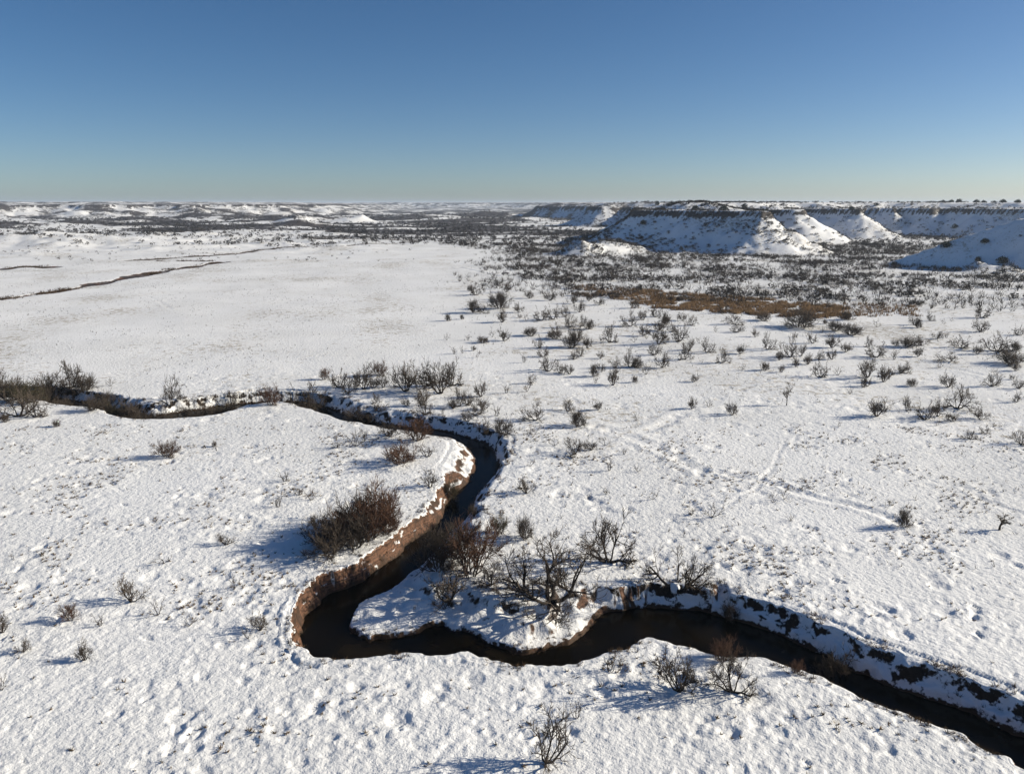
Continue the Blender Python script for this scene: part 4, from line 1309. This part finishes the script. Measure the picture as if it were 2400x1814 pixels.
# hillside shrubs on mesa, plateau and hill
hx, hy = [], []
for n, x0, x1, y0, y1, amt in ((12000, 20, 215, 475, 650, 1.0), (16000, 170, 480, 560, 920, .45), (5000, 150, 420, 330, 520, .2), (5000, 80, 260, 900, 1200, .4)):
    a_, b_ = sample_box(n, x0, x1, y0, y1, lambda x, y: (~flat_only(x, y)) * np.clip(.3 + .9 * fbm(x / 20, y / 20, 3, 142), .05, 1) * amt)
    hx.append(a_); hy.append(b_)
x, y = np.concatenate(hx), np.concatenate(hy)
scatter('hillside_scrub', ground_pts(x, y), RNG.uniform(.9, 2.5, len(x)) * (1 + (y > 600) * .3), T_LEAFY, M_STUFF, 'dark low shrubs dotting the mesa and plateau slopes', 'scrub', zs=.7)
# dark bushes lining the rock ledge
x, y = sample_box(40000, 60, 520, 490, 880, lambda x, y: plateau_heights(x.astype(np.float32), y.astype(np.float32))[2] * (~flat_only(x, y)) * .6)
scatter('ledge_scrub', ground_pts(x, y), RNG.uniform(1.0, 2.2, len(x)), T_LEAFY, M_STUFF, 'dark brush lining the rock ledge under the rim', 'scrub', zs=.8)
# sprigs all over the plain
x, y = sample(170000, -230, 220, 60, 420, lambda x, y: np.clip(.2 + .6 * fbm(x / 24, y / 24, 3, 143), .03, 1) * np.where(x > .02 * y - 10, .42, .24) * (creek_depth(x.astype(np.float32), y.astype(np.float32))[1] < .1))
scatter('snow_sprigs', ground_pts(x, y), RNG.uniform(.18, .62, len(x)), T_SPRIG, M_STUFF, 'tiny weed stalks poking through the snow of the plain', 'weeds')
# brown grass tufts in the near snow
x, y = sample(34000, -80, 80, 33, 105, lambda x, y: np.clip(-.05 + 1.0 * (fbm(x / 8.5, y / 8.5, 2, 51) + .35 * fbm(x / 3, y / 3, 2, 144)), 0.02, 1) * .8 * (creek_depth(x.astype(np.float32), y.astype(np.float32))[1] < .1))
scatter('grass_tufts', ground_pts(x, y, -.03), RNG.uniform(.10, .34, len(x)), T_TUFT, M_TUFT, 'brown grass tips showing through the lumpy snow', 'grass')
# rusty grass strip and draws
px, py = [], []
for (u0, u1, f0, f1, n) in ((1340, 1600, lambda u: 664 + (u - 1340) * .09, lambda u: 692 + (u - 1340) * .1, 1800), (1480, 1990, lambda u: 678 + (u - 1480) * .075, lambda u: 722 + (u - 1480) * .06, 8000), (1850, 2160, lambda u: 712, lambda u: 742, 1000)):
    for _ in range(n):
        u = random.uniform(u0, u1)
        q = random.random()
        v = f0(u) + (f1(u) - f0(u)) * q
        if fbm(np.array([u / 45.]), np.array([v / 8.]), 3, 210)[0] + .9 * (.5 - abs(q - .5)) - .5 * abs(2 * (u - u0) / (u1 - u0) - 1) ** 3 > -.1:
            a_ = at(u, v)
            px.append(a_[0]); py.append(a_[1])
px, py = np.array(px), np.array(py)
scatter('rust_grass', ground_pts(px, py), RNG.uniform(.7, 1.3, len(px)), [spikes(rng, 4, .4, .6, 1.0, .09, (.05, .5)) for _ in range(5)], M_REDGRASS, 'strip of tall rust-brown grass below the scrub belt', 'grass')
px, py = [], []
for P, d, w in DITCH_W:
    L = np.linalg.norm(np.diff(P, axis=0), axis=1).sum()
    for _ in range(int(L * 7)):
        i = random.randrange(len(P) - 1)
        q = P[i] + (P[i + 1] - P[i]) * random.random()
        if perlin(np.array([q[0] / 14]), np.array([q[1] / 14]), 211)[0] > -.15:
            px.append(q[0] + random.gauss(0, w * .6)); py.append(q[1] + random.gauss(0, w * .6))
px, py = np.array(px), np.array(py)
scatter('draw_grass', ground_pts(px, py), RNG.uniform(.5, 1.3, len(px)), [spikes(rng, 5, .4, .6, 1.0, .09, (.05, .7)) for _ in range(5)], M_DARKGRASS, 'dark brown grass lining the shallow draws at far left', 'grass')
# grass and roots along the creek banks
px, py, ps = [], [], []
for chain, n, amp in ((far_l, 1800, .35), (near_l, 900, .3), (far_w, 900, .25), (near_w, 500, .25)):
    sel = [i for i in range(len(chain) - 1) if -75 < chain[i][0] < 75 and chain[i][1] < 140]
    for _ in range(n):
        i = random.choice(sel)
        q = chain[i] + (chain[i + 1] - chain[i]) * random.random()
        if perlin(np.array([q[0] / 3.5]), np.array([q[1] / 3.5]), 212)[0] > .02:
            px.append(q[0] + random.gauss(0, amp)); py.append(q[1] + random.gauss(0, amp)); ps.append(random.uniform(.18, .5))
px, py = np.array(px), np.array(py)
scatter('bank_grass', ground_pts(px, py), ps, [spikes(rng, 10, .25, .5, 1.0, .05, (.1, 1.2)) for _ in range(5)], M_DARKGRASS, 'dark dead grass and roots fringing the creek banks', 'grass')

# ------------------------------------------------------------------ junipers one can pick out on the slopes and rim
def juniper_mesh(seed):
    r = np.random.default_rng(seed)
    V, Fc, off = [], [], 0
    for k in range(5):                                  # several unequal lobes down to the ground
        v, f = leafy(r, 150, .085)
        sc = r.uniform(.45, .95) if k else 1.0
        a = r.uniform(0, 6.28)
        v = v * np.array([sc * r.uniform(.7, 1.1), sc * r.uniform(.7, 1.1), sc * r.uniform(.8, 1.05)]) + np.array([math.cos(a) * .32, math.sin(a) * .32, -.06]) * (k > 0)
        V.append(v); Fc.append(f + off); off += len(v)
    return mesh_np('foliage', np.vstack(V), np.vstack(Fc), M_JUNI, shade=False)
JM = [juniper_mesh(s) for s in (301, 302, 303)]
tt = Tubes()
tt.add([(0, 0, -.05), (.01, .02, .2), (.0, .01, .5), (.02, 0, .7)], [.06, .045, .03, .01], 5)
J_TR = mesh_np('trunk', *tt.arrays(), M_BARK)
JUN = [(1540, 481, 13, 'dark juniper above the left corner of the mesa ledge'), (1629, 492, 14, 'dark juniper on the mesa top, left of the middle'),
       (1696, 494, 16, 'wide dark juniper on the mesa top right part'), (1745, 488, 13, 'dark juniper near the pointed right tip of the mesa top'),
       (1506, 527, 13, 'dark juniper high on the left flank of the mesa'), (1370, 562, 13, 'dark juniper behind the pale outlier at the mesa foot'),
       (1320, 591, 11, 'dark juniper at the left end of the pale outlier'), (2215, 580, 18, 'dark juniper on the crest line of the shaded hill'),
       (2096, 624, 12, 'dark juniper low on the toe of the shaded hill'), (2292, 612, 15, 'dark juniper left of the white outcrop on the shaded hill'),
       (2350, 617, 20, 'dark juniper right of the white outcrop on the shaded hill'), (2308, 571, 14, 'dark juniper above the white outcrop on the shaded hill'),
       (2237, 536, 14, 'lone dark juniper in the valley below the rim at right'), (1957, 497, 9, 'leftmost small juniper under the plateau rim wall'),
       (1994, 496, 11, 'second small juniper under the plateau rim wall'), (2053, 483, 10, 'juniper on the plateau rim right of the pale bluff')]
SEATJ = on_ground_many([(q[0], q[1]) for q in JUN])
for k, (u, v, h, lab) in enumerate(JUN):
    x, y, z = (float(q) for q in SEATJ[k])
    s_ = h * math.hypot(y, CAM_H - z) / F * .95
    o = link('juniper', None, label=lab, category='juniper', group='junipers on the slopes')
    link('trunk', J_TR, o)
    link('foliage', JM[k % 3], o)
    o.location = (x, y, z)
    o.rotation_euler = (0, 0, k * 1.7)
    o.scale = (s_ * random.uniform(.9, 1.25), s_ * random.uniform(.9, 1.25), s_)
# rim trees against the sky
for k, (u, dist, h) in enumerate(((2105, 860, 8), (2209, 830, 10), (2229, 826, 11), (2247, 818, 16), (2289, 800, 13), (2305, 800, 10), (2330, 790, 10), (2349, 788, 14), (2385, 770, 13))):
    x = xat(u, dist)
    ys = np.linspace(dist - 150, dist + 80, 120)
    zs_ = terrain(np.full(120, 1.0) * (u - 1200) / F * ys * CP, ys)
    el = (zs_ - CAM_H) / ys
    i = int(np.argmax(el))
    y = ys[i]; x = xat(u, y); z = float(zs_[i])
    s_ = h * y / F * .95
    o = link('juniper', JM[k % 3], label='%s of nine dark junipers along the plateau rim skyline at right' % ('leftmost', 'second from left', 'third from left', 'fourth from left', 'middle one', 'fourth from right', 'third from right', 'second from right', 'rightmost')[k], category='juniper', group='junipers along the rim skyline')
    o.location = (x, y, z - s_ * .22)
    o.rotation_euler = (0, 0, k)
    o.scale = (s_, s_, s_)

# snow lodged in the fork of the split tree
for o in [o for o in scene.objects if o.name.startswith('split_tree')]:
    bs = bmesh.new()
    bmesh.ops.create_icosphere(bs, subdivisions=3, radius=1.0)
    for vtx in bs.verts:
        c = vtx.co
        r = 1 + .35 * float(perlin(np.array([c.x * 1.7 + 5]), np.array([c.y * 1.7 + c.z * 2.3]), 401)[0])
        vtx.co = Vector((c.x * .13 * r, c.y * .2 * r, .1 + c.z * .1 * r + .06 * c.x))
    ml = bpy.data.meshes.new('lodged_snow')
    bs.to_mesh(ml)
    bs.free()
    for p in ml.polygons:
        p.use_smooth = True
    ml.materials.append(M_SNOW)
    link('lodged_snow', ml, o, label='lump of snow lodged in the fork')
# ------------------------------------------------------------------ the air
hz = bpy.data.meshes.new('haze')
X0, X1, Y0, Y1, Z0, Z1 = -420000, 420000, -2000, 70000, -40, 75
hv = [(x, y, z) for x in (X0, X1) for y in (Y0, Y1) for z in (Z0, Z1)]
hz.from_pydata(hv, [], [(0, 1, 3, 2), (4, 6, 7, 5), (0, 4, 5, 1), (2, 3, 7, 6), (0, 2, 6, 4), (1, 5, 7, 3)])
mh = bpy.data.materials.new('haze')
mh.use_nodes = True
hn = mh.node_tree
for n in list(hn.nodes):
    hn.nodes.remove(n)
ho = hn.nodes.new('ShaderNodeOutputMaterial')
hp = hn.nodes.new('ShaderNodeVolumePrincipled')
hp.inputs['Color'].default_value = (.62, .72, .86, 1)
hp.inputs['Density'].default_value = 8e-5
hp.inputs['Anisotropy'].default_value = .2
hn.links.new(hp.outputs[0], ho.inputs['Volume'])
hz.materials.append(mh)
link('haze', hz, kind='stuff', label='thin blue winter haze over the valley', category='haze')
